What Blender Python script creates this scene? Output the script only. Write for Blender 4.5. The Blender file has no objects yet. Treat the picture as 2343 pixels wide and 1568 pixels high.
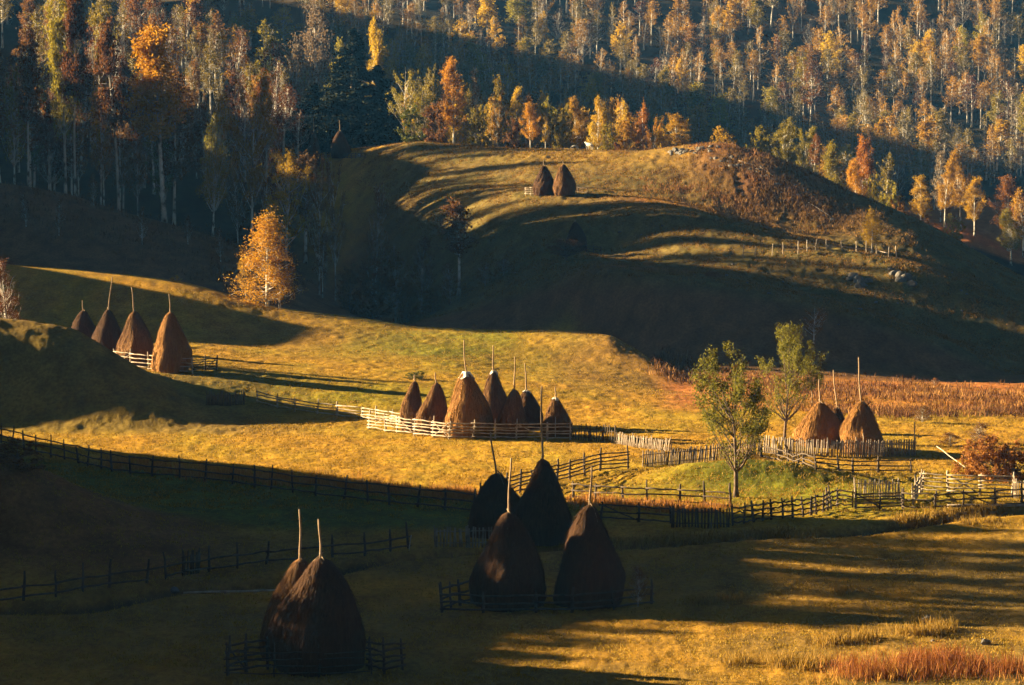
import bpy, math, random
import numpy as np
from mathutils import Vector

# ------------------------------------------------------------------ camera, sky, sun, exposure
S = bpy.context.scene
COL = S.collection
W0, H0, F0, HC = 2343.0, 1568.0, 6644.0, 26.0          # measuring frame of the photograph, focal length in its pixels, eye height
YH = 302.0                                             # row of the horizon in that frame
TILT = math.atan((H0 / 2 - YH) / F0)
SUN_EL, SUN_BACK = math.radians(14.0), math.radians(18.0)
SDIR = Vector((-math.cos(SUN_BACK) * math.cos(SUN_EL), math.sin(SUN_BACK) * math.cos(SUN_EL), math.sin(SUN_EL)))

cam_d = bpy.data.cameras.new('camera')
cam = bpy.data.objects.new('camera', cam_d)
COL.objects.link(cam)
cam.location = (0, 0, HC)
cam.rotation_euler = (math.pi / 2 - TILT, 0, 0)
cam_d.sensor_width = 36.0
cam_d.lens = 36.0 * F0 / W0
cam_d.clip_start = 1.0
cam_d.clip_end = 6000.0
S.camera = cam

world = bpy.data.worlds.new('World')
S.world = world
world.use_nodes = True
wn = world.node_tree.nodes
sky = wn.new('ShaderNodeTexSky')
sky.sky_type = 'NISHITA'
sky.sun_disc = False
sky.sun_elevation = SUN_EL
sky.sun_rotation = math.atan2(SDIR.x, SDIR.y)
world.node_tree.links.new(sky.outputs[0], wn['Background'].inputs[0])
wn['Background'].inputs[1].default_value = 0.0075

sun_d = bpy.data.lights.new('sun', 'SUN')
sun_d.energy = 5.0
sun_d.angle = math.radians(0.5)
sun_d.color = (1.0, 0.75, 0.41)
sun = bpy.data.objects.new('sun', sun_d)
COL.objects.link(sun)
sun.rotation_euler = (-SDIR).to_track_quat('-Z', 'Y').to_euler()
sun.location = (-60, 40, 80)

S.view_settings.view_transform = 'Standard'
S.view_settings.look = 'None'
S.view_settings.gamma = 1.0
S.view_settings.exposure = 2.6
S.render.engine = 'CYCLES'
S.cycles.max_bounces = 4
S.cycles.diffuse_bounces = 1
S.cycles.glossy_bounces = 1
S.cycles.transmission_bounces = 2
S.cycles.transparent_max_bounces = 4
S.cycles.volume_bounces = 0
S.cycles.use_denoising = True
S.cycles.use_adaptive_sampling = True
S.cycles.adaptive_threshold = 0.02

rng = np.random.default_rng(7)
R = random.Random(11)

# ------------------------------------------------------------------ helpers
def ray(px, py):
    """px,py of the measuring frame -> (X/Y, (Z-HC)/Y) of the line of sight"""
    a = (px - W0 / 2) / F0
    b = -(py - H0 / 2) / F0
    den = math.cos(TILT) + b * math.sin(TILT)
    return a / den, (b * math.cos(TILT) - math.sin(TILT)) / den

_pt = np.random.default_rng(3).random((512, 512)).astype(np.float64)
def vnoise(x, y, s=0):
    x = np.asarray(x, float) + s * 17.13; y = np.asarray(y, float) + s * 9.71
    xi = np.floor(x).astype(np.int64); yi = np.floor(y).astype(np.int64)
    fx = x - xi; fy = y - yi
    fx = fx * fx * (3 - 2 * fx); fy = fy * fy * (3 - 2 * fy)
    x0 = xi & 511; x1 = (xi + 1) & 511; y0 = yi & 511; y1 = (yi + 1) & 511
    a = _pt[y0, x0]; b = _pt[y0, x1]; c = _pt[y1, x0]; d = _pt[y1, x1]
    return (a + (b - a) * fx) * (1 - fy) + (c + (d - c) * fx) * fy
def fbm(x, y, oct=4, s=0, g=0.5):
    t = 0; amp = 1; n = 0
    for i in range(oct):
        t = t + amp * vnoise(x * 2 ** i, y * 2 ** i, s + i * 3); n += amp; amp *= g
    return t / n - 0.5

def pchip_d(x, y):
    """monotone slopes along axis 0 (x,y: rows x cols)"""
    h = np.diff(x, axis=0); dl = np.diff(y, axis=0) / h
    m = np.zeros_like(y)
    w1 = 2 * h[1:] + h[:-1]; w2 = h[1:] + 2 * h[:-1]
    same = dl[1:] * dl[:-1] > 0
    with np.errstate(divide='ignore', invalid='ignore'):
        mm = (w1 + w2) / (w1 / dl[:-1] + w2 / dl[1:])
    m[1:-1] = np.where(same, mm, 0)
    m[0] = dl[0]; m[-1] = dl[-1]
    return m
def pchip1(xk, yk, xq):
    xk = np.asarray(xk, float); yk = np.asarray(yk, float)
    if len(xk) == 1: return np.full_like(xq, yk[0])
    if len(xk) == 2: return np.interp(xq, xk, yk)
    m = pchip_d(xk[:, None], yk[:, None])[:, 0]
    m[0] = 0; m[-1] = 0
    xq = np.clip(xq, xk[0], xk[-1])
    i = np.clip(np.searchsorted(xk, xq) - 1, 0, len(xk) - 2)
    h = xk[i + 1] - xk[i]; t = (xq - xk[i]) / h
    return ((2*t**3 - 3*t**2 + 1) * yk[i] + (t**3 - 2*t**2 + t) * h * m[i] + (3*t**2 - 2*t**3) * yk[i+1] + (t**3 - t**2) * h * m[i+1])

# ------------------------------------------------------------------ terrain: heights from surveyed ridge, foot and valley lines
# each line: (column in the frame, distance, height 'z' or seen row y)
Zt = lambda v: ('z', v)
LINES = [
 [(0, 20, Zt(0))],
 [(0, 120, Zt(0))],
 [(0, 154, Zt(0))],
 [(-800, 162, Zt(6)), (-300, 166, Zt(3)), (0, 170, Zt(.9)), (300, 170, Zt(.3)), (560, 172, Zt(0)), (5000, 172, Zt(0))],
 [(-800, 188, Zt(14)), (-300, 188, Zt(9)), (0, 186, 1045), (100, 186, 1088), (270, 187, 1158), (400, 187, 1197), (560, 188, Zt(.1)), (700, 188, Zt(0)), (5000, 188, Zt(0))],
 [(-800, 206, Zt(9)), (-300, 206, Zt(5)), (0, 205, Zt(1.4)), (300, 205, Zt(.2)), (560, 205, Zt(0)), (5000, 205, Zt(0))],
 [(-800, 228, Zt(4)), (-300, 228, Zt(1.5)), (0, 228, Zt(0)), (5000, 228, Zt(0))],
 [(-800, 248, Zt(2.5)), (-300, 248, Zt(1)), (0, 249, Zt(.1)), (300, 248, Zt(0)), (5000, 248, Zt(0))],
 [(-1500, 278, Zt(6)), (-800, 275, Zt(8)), (-400, 272, 675), (0, 272, 728), (150, 272, 748), (250, 270, 800), (330, 268, 852), (420, 266, 905), (500, 264.5, 930), (560, 263.5, 943), (640, 263, 951), (750, 262, Zt(.1)), (900, 262, Zt(0)), (5000, 262, Zt(0))],
 [(-1500, 300, Zt(7)), (-400, 290, Zt(6)), (0, 288, Zt(3.2)), (392, 286, 849), (500, 286, 853), (600, 287, 858), (800, 287, 868), (1000, 287, 876), (1200, 285, 888), (1400, 283, Zt(.3)), (1600, 283, Zt(0)), (5000, 283, Zt(0))],
 [(-1500, 335, Zt(10)), (-400, 335, Zt(8)), (0, 332, 745), (200, 330, 770), (392, 328, 770), (600, 325, 790), (800, 322, 802), (1000, 320, 815), (1200, 318, 838), (1350, 316, 848), (1450, 310, 868), (1550, 303, 890), (1700, 297, Zt(-.3)), (2343, 297, Zt(-.5)), (5000, 297, Zt(-.5))],
 [(-1500, 386, Zt(13)), (-400, 374, 565), (0, 368, 605), (200, 365, 621), (400, 363, 643), (550, 359, 682), (640, 357, 706), (840, 353, 731), (960, 350, 749), (1150, 347, 757), (1290, 345, 757), (1390, 340, 768), (1440, 336, 792), (1500, 325, 832), (1580, 310, 878), (1700, 304, Zt(-.4)), (2343, 303, Zt(-.5)), (5000, 303, Zt(-.5))],
 [(-1500, 430, Zt(14)), (-400, 410, Zt(9)), (0, 402, Zt(6.3)), (200, 398, Zt(5.8)), (400, 395, Zt(4.6)), (640, 388, Zt(1.5)), (840, 383, Zt(-.5)), (1000, 380, Zt(-1.5)), (1290, 375, Zt(-2.5)), (1440, 357, Zt(-2)), (1580, 342, Zt(-1.6)), (1700, 338, Zt(-1.6)), (1900, 336, Zt(-2)), (2343, 333, Zt(-3)), (5000, 333, Zt(-3))],
 [(-1500, 480, Zt(26)), (-400, 475, 380), (0, 465, 418), (150, 463, 442), (300, 460, 490), (420, 457, 522), (540, 452, 562), (640, 448, 612), (700, 446, 650), (800, 440, 708), (900, 432, 742), (1000, 425, 720), (1150, 415, 660), (1290, 402, 625), (1400, 390, 612), (1550, 381, 632), (1700, 374, 652), (1900, 366, 692), (2100, 360, 752), (2343, 351, 848), (2600, 346, Zt(-3)), (5000, 346, Zt(-3))],
 [(-1500, 515, Zt(24)), (-400, 510, Zt(18)), (0, 500, Zt(15)), (300, 495, Zt(11)), (540, 490, Zt(6)), (700, 482, Zt(2)), (800, 470, 690), (1000, 450, 640), (1150, 440, 590), (1290, 430, 575), (1400, 420, 590), (1550, 405, 612), (1700, 395, 637), (1900, 385, 684), (2100, 377, 744), (2343, 368, 820), (2700, 362, Zt(-3)), (5000, 362, Zt(-3))],
 [(-1500, 565, Zt(30)), (-400, 560, Zt(26)), (0, 550, Zt(22)), (300, 540, Zt(17)), (540, 528, Zt(11)), (700, 515, Zt(8)), (800, 506, 560), (900, 495, 500), (1000, 486, 460), (1100, 477, 448), (1230, 468, 446), (1500, 450, 468), (1700, 438, 516), (1900, 425, 562), (2050, 415, 594), (2200, 408, 642), (2343, 400, 704), (2700, 392, Zt(-2)), (5000, 392, Zt(-2))],
 [(-1500, 625, Zt(38)), (-400, 625, Zt(36)), (0, 620, Zt(31)), (300, 605, Zt(26)), (540, 580, Zt(20)), (700, 550, Zt(15)), (800, 533, 440), (1000, 508, 415), (1230, 486, 424), (1500, 468, 452), (1700, 456, 504), (1900, 443, 556), (2050, 432, 590), (2200, 425, 640), (2343, 417, 700), (2700, 410, Zt(-1)), (5000, 410, Zt(-1))],
 [(-1500, 700, Zt(55)), (-400, 700, Zt(52)), (0, 690, Zt(47)), (300, 670, Zt(43)), (540, 650, Zt(33)), (620, 630, Zt(27)), (700, 595, 350), (800, 570, 340), (970, 550, 327), (1200, 530, 341), (1400, 520, 343), (1500, 515, 341), (1640, 508, 330), (1720, 503, 347), (1850, 498, 392), (1950, 492, 442), (2100, 482, 502), (2230, 475, 572), (2343, 468, 634), (2600, 460, 720), (3200, 455, Zt(-2)), (5000, 455, Zt(-2))],
 [(-1500, 780, Zt(62)), (0, 760, Zt(54)), (300, 740, Zt(47)), (540, 690, Zt(30)), (700, 655, Zt(15)), (800, 630, Zt(12)), (1200, 590, Zt(10)), (1500, 575, Zt(8)), (1720, 562, Zt(7)), (2000, 545, Zt(2)), (2200, 530, Zt(-2)), (2343, 520, Zt(-3)), (5000, 520, Zt(-3))],
 [(-1500, 850, Zt(58)), (0, 825, Zt(56)), (300, 800, Zt(47)), (600, 740, Zt(22)), (900, 700, Zt(14)), (1200, 690, Zt(10)), (1500, 680, Zt(6)), (1850, 660, Zt(3)), (2050, 640, 505), (2200, 625, 530), (2343, 600, 598), (2700, 600, Zt(0)), (5000, 600, Zt(0))],
 [(-1500, 900, Zt(60)), (0, 890, Zt(58)), (300, 880, Zt(48)), (600, 830, 255), (900, 800, 325), (1200, 790, 385), (1500, 790, 420), (1850, 780, 445), (2150, 745, 474), (2343, 725, 492), (5000, 720, Zt(4))],
 [(-1500, 980, Zt(60)), (300, 970, Zt(54)), (600, 940, 160), (1000, 930, 175), (2343, 925, 190), (5000, 925, Zt(40))],
 [(-1500, 1090, Zt(70)), (300, 1080, Zt(72)), (800, 1060, -50), (2343, 1060, -50), (5000, 1060, Zt(78))],
 [(0, 1160, Zt(92))],
]
cols = np.concatenate([np.linspace(-4600, -200, 130)[:-1], np.linspace(-200, 2543, 690), np.linspace(2543, 5200, 60)[1:]])
rows = np.concatenate([np.linspace(20, 125, 36)[:-1], np.arange(125, 345, 0.5), np.arange(345, 600, 0.9), np.arange(600, 1150.1, 5)])
NC, NR = len(cols), len(rows)
AZ = (cols - W0 / 2) / F0 / math.cos(TILT)
DK = np.zeros((len(LINES), NC)); ZK = np.zeros((len(LINES), NC))
for k, ln in enumerate(LINES):
    zs = []
    for (px, d, sp) in ln:
        zs.append(sp[1] if isinstance(sp, tuple) else HC + d * ray(px, sp)[1])
    DK[k] = pchip1([p[0] for p in ln], [p[1] for p in ln], cols)
    ZK[k] = pchip1([p[0] for p in ln], zs, cols)
for k in range(1, len(LINES)):
    DK[k] = np.maximum(DK[k], DK[k - 1] + 2.0)
MK = pchip_d(DK, ZK)
ZG = np.zeros((NR, NC))
for j in range(NC):
    i = np.clip(np.searchsorted(DK[:, j], rows) - 1, 0, len(LINES) - 2)
    h = DK[i + 1, j] - DK[i, j]; t = np.clip((rows - DK[i, j]) / h, 0, 1)
    ZG[:, j] = ((2*t**3 - 3*t**2 + 1) * ZK[i, j] + (t**3 - 2*t**2 + t) * h * MK[i, j] + (3*t**2 - 2*t**3) * ZK[i+1, j] + (t**3 - t**2) * h * MK[i+1, j])
XX = AZ[None, :] * rows[:, None]; YY = np.repeat(rows[:, None], NC, 1)
PX = np.repeat(cols[None, :], NR, 0)

# unseen ridge added west of the view, shaped to keep the sun off the hollows
HY = [0, 100, 130, 158, 170, 179, 186, 192, 208, 216, 221, 225, 228, 231, 246, 259, 268, 276, 290, 310, 330, 350, 373, 388, 393, 398, 412, 430, 450, 471, 486, 491, 499, 505, 525, 555, 575, 620, 660, 720, 780, 850, 930, 1000, 1160]
HV = [0, 0, 9, 13, 14, 17, 19, 19.5, 21, 22.5, 25, 27, 21, 18.2, 14.5, 8, 8, 12, 13, 12, 13, 21, 25, 21, 22, 57, 60, 58, 52, 47, 46, 56, 56, 46, 46, 49, 58, 60, 60, 72, 96, 110, 118, 124, 130]
def blocker_height(y): return np.interp(y, HY, HV) + np.where(np.asarray(y) > 110, .037 * (66 + .3 * (np.asarray(y) - 160)), 0)
def blocker_x(y): return -0.30 * y - 15
hb = blocker_height(YY)
g = np.exp(-((XX - blocker_x(YY)) / (13 + 0.03 * YY)) ** 2)
ZG = ZG + np.maximum(hb - ZG, 0) * g

def bump(px, d, z, rx, ry):
    global ZG
    x0 = (px - W0 / 2) / F0 * d
    ZG = ZG + z * np.exp(-((XX - x0) / rx) ** 2 - ((YY - d) / ry) ** 2)
bump(1740, 217, 1.4, 6.0, 3.8)      # green knoll under the paling fence
bump(1560, 217, .5, 3.5, 4.0)
bump(1850, 236, .5, 8, 5)

def poly_dist(pts):
    """distance of every terrain vertex to a polyline of ground points"""
    best = np.full(XX.shape, 1e9)
    for (x0, y0), (x1, y1) in zip(pts[:-1], pts[1:]):
        dx, dy = x1 - x0, y1 - y0
        t = np.clip(((XX - x0) * dx + (YY - y0) * dy) / (dx * dx + dy * dy), 0, 1)
        best = np.minimum(best, (XX - x0 - t * dx) ** 2 + (YY - y0 - t * dy) ** 2)
    return np.sqrt(best)
def flat_pt(px, py):
    a, b = ray(px, py); d = -HC / b
    return (a * d, d)
STREAM = [flat_pt(*p) for p in [(-900, 1440), (-300, 1440), (0, 1412), (180, 1402), (400, 1352), (640, 1340), (860, 1283), (1100, 1262), (1420, 1252), (1700, 1232), (1950, 1222), (2080, 1203), (2200, 1180), (2343, 1168), (2700, 1150)]]
sd = poly_dist(STREAM)
sd2 = sd + 0.5 * fbm(XX * .5, YY * .5, 3, 5)
ZG = ZG - 0.75 * np.exp(-(np.maximum(sd2, 0) / 0.95) ** 2) + 0.14 * np.exp(-((sd - 2.3) / 0.9) ** 2)
# low swells across the near meadow, stronger in the far pasture
wgt = np.clip((YY - 110) / 60, 0, 1)
ZG = ZG + wgt * (0.30 * fbm(XX / 16, YY / 9, 3, 21) * np.clip(1 - (YY - 250) / 60, 0.35, 1))
pas = np.clip((YY - 350) / 60, 0, 1) * np.clip((760 - YY) / 60, 0, 1)
ZG = ZG + pas * np.clip((PX - 500) / 300, .3, 1) * (.95 * fbm(XX / 10, YY / 17, 3, 31))

def col_of(x, y): return np.interp(x / y, AZ, np.arange(NC))
def zat(x, y):
    x = np.asarray(x, float); y = np.asarray(y, float)
    c = np.clip(np.interp(x / y, AZ, np.arange(NC)), 0, NC - 1.001); r = np.clip(np.interp(y, rows, np.arange(NR)), 0, NR - 1.001)
    ci = c.astype(int); ri = r.astype(int); fc = c - ci; fr = r - ri
    return (ZG[ri, ci] * (1 - fc) + ZG[ri, ci + 1] * fc) * (1 - fr) + (ZG[ri + 1, ci] * (1 - fc) + ZG[ri + 1, ci + 1] * fc) * fr
_dd = np.arange(60, 1140, 0.25)
def at(px, py, d=None):
    """ground point seen at a spot of the photograph (or in that column at distance d)"""
    a, b = ray(px, py)
    if d is None:
        zz = zat(a * _dd, _dd)
        hit = np.nonzero(HC + b * _dd <= zz)[0]
        d = _dd[hit[0]] if len(hit) else 1200.0
    return Vector((a * d, d, float(zat(a * d, d))))
def zrow(py, d): return HC + d * ray(W0 / 2, py)[1]     # height seen at row py at distance d

# ------------------------------------------------------------------ node helpers, materials
def newmat(name):
    m = bpy.data.materials.new(name); m.use_nodes = True
    n = m.node_tree.nodes; b = n['Principled BSDF']
    b.inputs['Specular IOR Level'].default_value = 0.15
    b.inputs['Roughness'].default_value = 0.85
    return m, n, m.node_tree.links, b
def ramp(n, stops):
    r = n.new('ShaderNodeValToRGB'); e = r.color_ramp.elements
    e[0].position, e[0].color = stops[0][0], (*stops[0][1], 1)
    e[1].position, e[1].color = stops[-1][0], (*stops[-1][1], 1)
    for p, c in stops[1:-1]:
        q = e.new(p); q.color = (*c, 1)
    return r
def noise(n, l, scale, detail=4, vec=None, rough=0.6):
    t = n.new('ShaderNodeTexNoise'); t.inputs['Scale'].default_value = scale; t.inputs['Detail'].default_value = detail; t.inputs['Roughness'].default_value = rough
    if vec: l.new(vec, t.inputs['Vector'])
    return t
def mixc(n, l, fac, a, b, mode='MIX'):
    m = n.new('ShaderNodeMix'); m.data_type = 'RGBA'; m.blend_type = mode
    for sock, v in ((m.inputs[0], fac), (m.inputs[6], a), (m.inputs[7], b)):
        if hasattr(v, 'is_output'): l.new(v, sock)
        elif isinstance(v, tuple): sock.default_value = (*v, 1)
        else: sock.default_value = v
    return m.outputs[2]

def leaf_mat(name, c1, c2, trans=0.35):
    m, n, l, b = newmat(name)
    geo = n.new('ShaderNodeNewGeometry'); oi = n.new('ShaderNodeObjectInfo')
    r = ramp(n, [(0, c1), (1, c2)])
    l.new(geo.outputs['Random Per Island'], r.inputs[0])
    hs = n.new('ShaderNodeHueSaturation'); l.new(r.outputs[0], hs.inputs['Color'])
    mr = n.new('ShaderNodeMapRange'); l.new(oi.outputs['Random'], mr.inputs[0]); mr.inputs[3].default_value = .487; mr.inputs[4].default_value = .513
    l.new(mr.outputs[0], hs.inputs['Hue'])
    mv = n.new('ShaderNodeMapRange'); l.new(oi.outputs['Random'], mv.inputs[0]); mv.inputs[3].default_value = .75; mv.inputs[4].default_value = 1.2
    l.new(mv.outputs[0], hs.inputs['Value'])
    l.new(hs.outputs[0], b.inputs['Base Color'])
    tr = n.new('ShaderNodeBsdfTranslucent'); l.new(hs.outputs[0], tr.inputs[0])
    mx = n.new('ShaderNodeMixShader'); mx.inputs[0].default_value = trans
    l.new(b.outputs[0], mx.inputs[1]); l.new(tr.outputs[0], mx.inputs[2]); l.new(mx.outputs[0], n['Material Output'].inputs[0])
    return m
LEAF = {
 'gold': leaf_mat('gold_leaves', (.40, .235, .015), (.60, .38, .03)),
 'orange': leaf_mat('orange_leaves', (.38, .20, .018), (.58, .37, .035)),
 'olive': leaf_mat('olive_leaves', (.17, .14, .015), (.36, .28, .03)),
 'pink': leaf_mat('faded_leaves', (.20, .14, .075), (.34, .25, .13)),
 'rust': leaf_mat('rust_leaves', (.20, .085, .018), (.34, .15, .03)),
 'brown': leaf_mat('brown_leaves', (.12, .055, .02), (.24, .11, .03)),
 'green': leaf_mat('green_leaves', (.05, .065, .012), (.16, .16, .025)),
 'amber': leaf_mat('amber_leaves', (.38, .155, .015), (.56, .27, .025)),
 'russet': leaf_mat('russet_leaves', (.25, .10, .02), (.42, .20, .045)),
 'willow': leaf_mat('willow_leaves', (.085, .085, .014), (.24, .21, .03), .4),
 'spruce': leaf_mat('spruce_needles', (.007, .013, .007), (.025, .032, .013), .1),
}
def bark(name, base, dark, scale):
    m, n, l, b = newmat(name)
    tc = n.new('ShaderNodeTexCoord'); mp = n.new('ShaderNodeMapping'); mp.inputs['Scale'].default_value = (1, 1, .6)
    l.new(tc.outputs['Object'], mp.inputs[0])
    t = noise(n, l, scale, 4, mp.outputs[0])
    r = ramp(n, [(.38, dark), (.52, base)]); l.new(t.outputs[0], r.inputs[0]); l.new(r.outputs[0], b.inputs['Base Color'])
    return m
M_BIRCH = bark('birch_bark', (.74, .70, .64), (.12, .105, .09), 1.6)
M_BARK = bark('grey_bark', (.17, .12, .085), (.06, .045, .035), 3)
def wood(name, base, dark):
    m, n, l, b = newmat(name)
    tc = n.new('ShaderNodeTexCoord')
    t = noise(n, l, 2.2, 5, tc.outputs['Object'])
    r = ramp(n, [(.3, dark), (.65, base)]); l.new(t.outputs[0], r.inputs[0]); l.new(r.outputs[0], b.inputs['Base Color'])
    return m
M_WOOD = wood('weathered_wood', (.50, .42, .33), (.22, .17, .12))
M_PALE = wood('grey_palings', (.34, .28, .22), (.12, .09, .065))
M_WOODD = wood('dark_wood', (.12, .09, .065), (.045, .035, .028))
M_POLE = wood('pole_wood', (.42, .30, .19), (.22, .15, .09))
def hay_mat(name, c1, c2, c3):
    m, n, l, b = newmat(name)
    tc = n.new('ShaderNodeTexCoord'); mp = n.new('ShaderNodeMapping'); mp.inputs['Scale'].default_value = (3.5, 3.5, .5)
    l.new(tc.outputs['Object'], mp.inputs[0])
    t = noise(n, l, 2.0, 6, mp.outputs[0], .7)
    t2 = noise(n, l, .55, 3, tc.outputs['Object'])
    r = ramp(n, [(.3, c1), (.5, c2), (.72, c3)]); l.new(t.outputs[0], r.inputs[0])
    k = mixc(n, l, t2.outputs[0], r.outputs[0], c1)
    l.new(k, b.inputs['Base Color'])
    bp = n.new('ShaderNodeBump'); bp.inputs['Strength'].default_value = 1.0; bp.inputs['Distance'].default_value = .2
    l.new(t.outputs[0], bp.inputs['Height']); l.new(bp.outputs[0], b.inputs['Normal'])
    return m
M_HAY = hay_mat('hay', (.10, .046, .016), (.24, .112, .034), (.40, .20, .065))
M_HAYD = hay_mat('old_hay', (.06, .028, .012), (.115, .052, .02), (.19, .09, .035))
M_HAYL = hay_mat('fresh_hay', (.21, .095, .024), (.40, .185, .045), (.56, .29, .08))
def plain(name, c, rough=.8):
    m, n, l, b = newmat(name); b.inputs['Roughness'].default_value = rough
    tc = n.new('ShaderNodeTexCoord'); t = noise(n, l, 3, 4, tc.outputs['Object'])
    d = tuple(v * .6 for v in c)
    r = ramp(n, [(.3, d), (.7, c)]); l.new(t.outputs[0], r.inputs[0]); l.new(r.outputs[0], b.inputs['Base Color'])
    return m
M_STONE = plain('limestone', (.17, .16, .15))
M_WHITE = plain('white_sheet', (.80, .78, .74))
M_GRASSDRY = leaf_mat('dry_grass_blades', (.34, .15, .03), (.58, .30, .07), .3)
M_GRASSRED = leaf_mat('red_reed_blades', (.22, .075, .02), (.48, .22, .05), .25)
M_SCRUB = leaf_mat('scrub_stems', (.17, .075, .025), (.38, .20, .06), .2)
M_HEATH = leaf_mat('heather_stems', (.09, .045, .02), (.26, .13, .04), .2)
M_GRASSOL = leaf_mat('sedge_blades', (.16, .10, .02), (.36, .20, .04), .3)
M_GRASSG = leaf_mat('meadow_blades', (.22, .15, .02), (.44, .27, .04), .3)

# ------------------------------------------------------------------ mesh helpers
def mesh_np(name, V, F, mats, smooth=False, midx=None):
    V = np.asarray(V, np.float32); F = np.asarray(F, np.int32); k = F.shape[1]
    me = bpy.data.meshes.new(name)
    me.vertices.add(len(V)); me.vertices.foreach_set('co', V.ravel())
    me.loops.add(F.size); me.loops.foreach_set('vertex_index', F.ravel())
    me.polygons.add(len(F)); me.polygons.foreach_set('loop_start', np.arange(0, F.size, k, dtype=np.int32))
    me.polygons.foreach_set('loop_total', np.full(len(F), k, np.int32))
    if smooth: me.polygons.foreach_set('use_smooth', np.ones(len(F), bool))
    for m in (mats if isinstance(mats, (list, tuple)) else [mats]): me.materials.append(m)
    if midx is not None: me.polygons.foreach_set('material_index', np.asarray(midx, np.int32))
    me.update(calc_edges=True); me.validate()
    return me
def link(name, data, parent=None, loc=None):
    o = bpy.data.objects.new(name, data); COL.objects.link(o)
    if parent is not None: o.parent = parent
    if loc is not None: o.location = loc
    return o
def thing(name, label, cat, loc, group=None, rz=0.0):
    o = link(name, None, None, loc); o.empty_display_size = .2; o.rotation_euler = (0, 0, rz)
    tag(o, label, cat, group); return o
def tag(o, label, cat, group=None, kind=None):
    if label: o['label'] = label
    if cat: o['category'] = cat
    if group: o['group'] = group
    if kind: o['kind'] = kind
    return o
class MB:
    def __init__(self): self.V = []; self.F = []; self.n = 0
    def add(self, V, F):
        self.V.append(np.asarray(V, float)); self.F.append(np.asarray(F, int) + self.n); self.n += len(V)
    def tube(self, P, rad, sides=6, cap=True):
        P = np.asarray(P, float); n = len(P)
        rad = np.broadcast_to(np.asarray(rad, float), (n,))
        T = np.gradient(P, axis=0); T /= np.linalg.norm(T, axis=1)[:, None] + 1e-9
        ref = np.array([0.31, 0.95, 0.05]) if abs(T[n // 2][2]) > .6 else np.array([0, 0, 1.0])
        A = np.cross(T, ref); A /= np.linalg.norm(A, axis=1)[:, None] + 1e-9
        B = np.cross(T, A)
        if cap:
            P = np.vstack([P[:1], P, P[-1:]]); rad = np.concatenate([[rad[0] * .02], rad, [rad[-1] * .02]]); A = np.vstack([A[:1], A, A[-1:]]); B = np.vstack([B[:1], B, B[-1:]]); n += 2
        th = np.arange(sides) * 2 * math.pi / sides
        V = P[:, None, :] + rad[:, None, None] * (np.cos(th)[None, :, None] * A[:, None, :] + np.sin(th)[None, :, None] * B[:, None, :])
        i = np.arange(n - 1)[:, None] * sides; j = np.arange(sides)[None, :]; j2 = (j + 1) % sides
        F = np.stack([i + j, i + j2, i + sides + j2, i + sides + j], -1).reshape(-1, 4)
        self.add(V.reshape(-1, 3), F)
    def box(self, c, x, y, z):
        """box with centre of its base c and half axes x,y and full axis z"""
        c, x, y, z = (np.asarray(v, float) for v in (c, x, y, z))
        V = [c - x - y, c + x - y, c + x + y, c - x + y, c - x - y + z, c + x - y + z, c + x + y + z, c - x + y + z]
        self.add(V, [[0, 3, 2, 1], [4, 5, 6, 7], [0, 1, 5, 4], [1, 2, 6, 5], [2, 3, 7, 6], [3, 0, 4, 7]])
    def data(self): return np.vstack(self.V), np.vstack(self.F)
    def mesh(self, name, mat, smooth=False): V, F = self.data(); return mesh_np(name, V, F, mat, smooth)
    def obj(self, name, mat, parent=None, smooth=False): return link(name, self.mesh(name, mat, smooth), parent)
def leaf_quads(C, size, r=rng, stretch=1.0, droop=0.0):
    """one small rhombic face per centre"""
    n = len(C)
    a = r.normal(size=(n, 3)); a[:, 2] -= droop * 2
    a /= np.linalg.norm(a, axis=1)[:, None]
    b = r.normal(size=(n, 3)); b -= (b * a).sum(1)[:, None] * a; b /= np.linalg.norm(b, axis=1)[:, None]
    s = size * (0.6 + 0.8 * r.random(n))[:, None]
    V = np.stack([C - a * s * stretch, C + b * s * .6, C + a * s * stretch, C - b * s * .6], 1).reshape(-1, 3)
    return V, np.arange(4 * n).reshape(n, 4)

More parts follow.
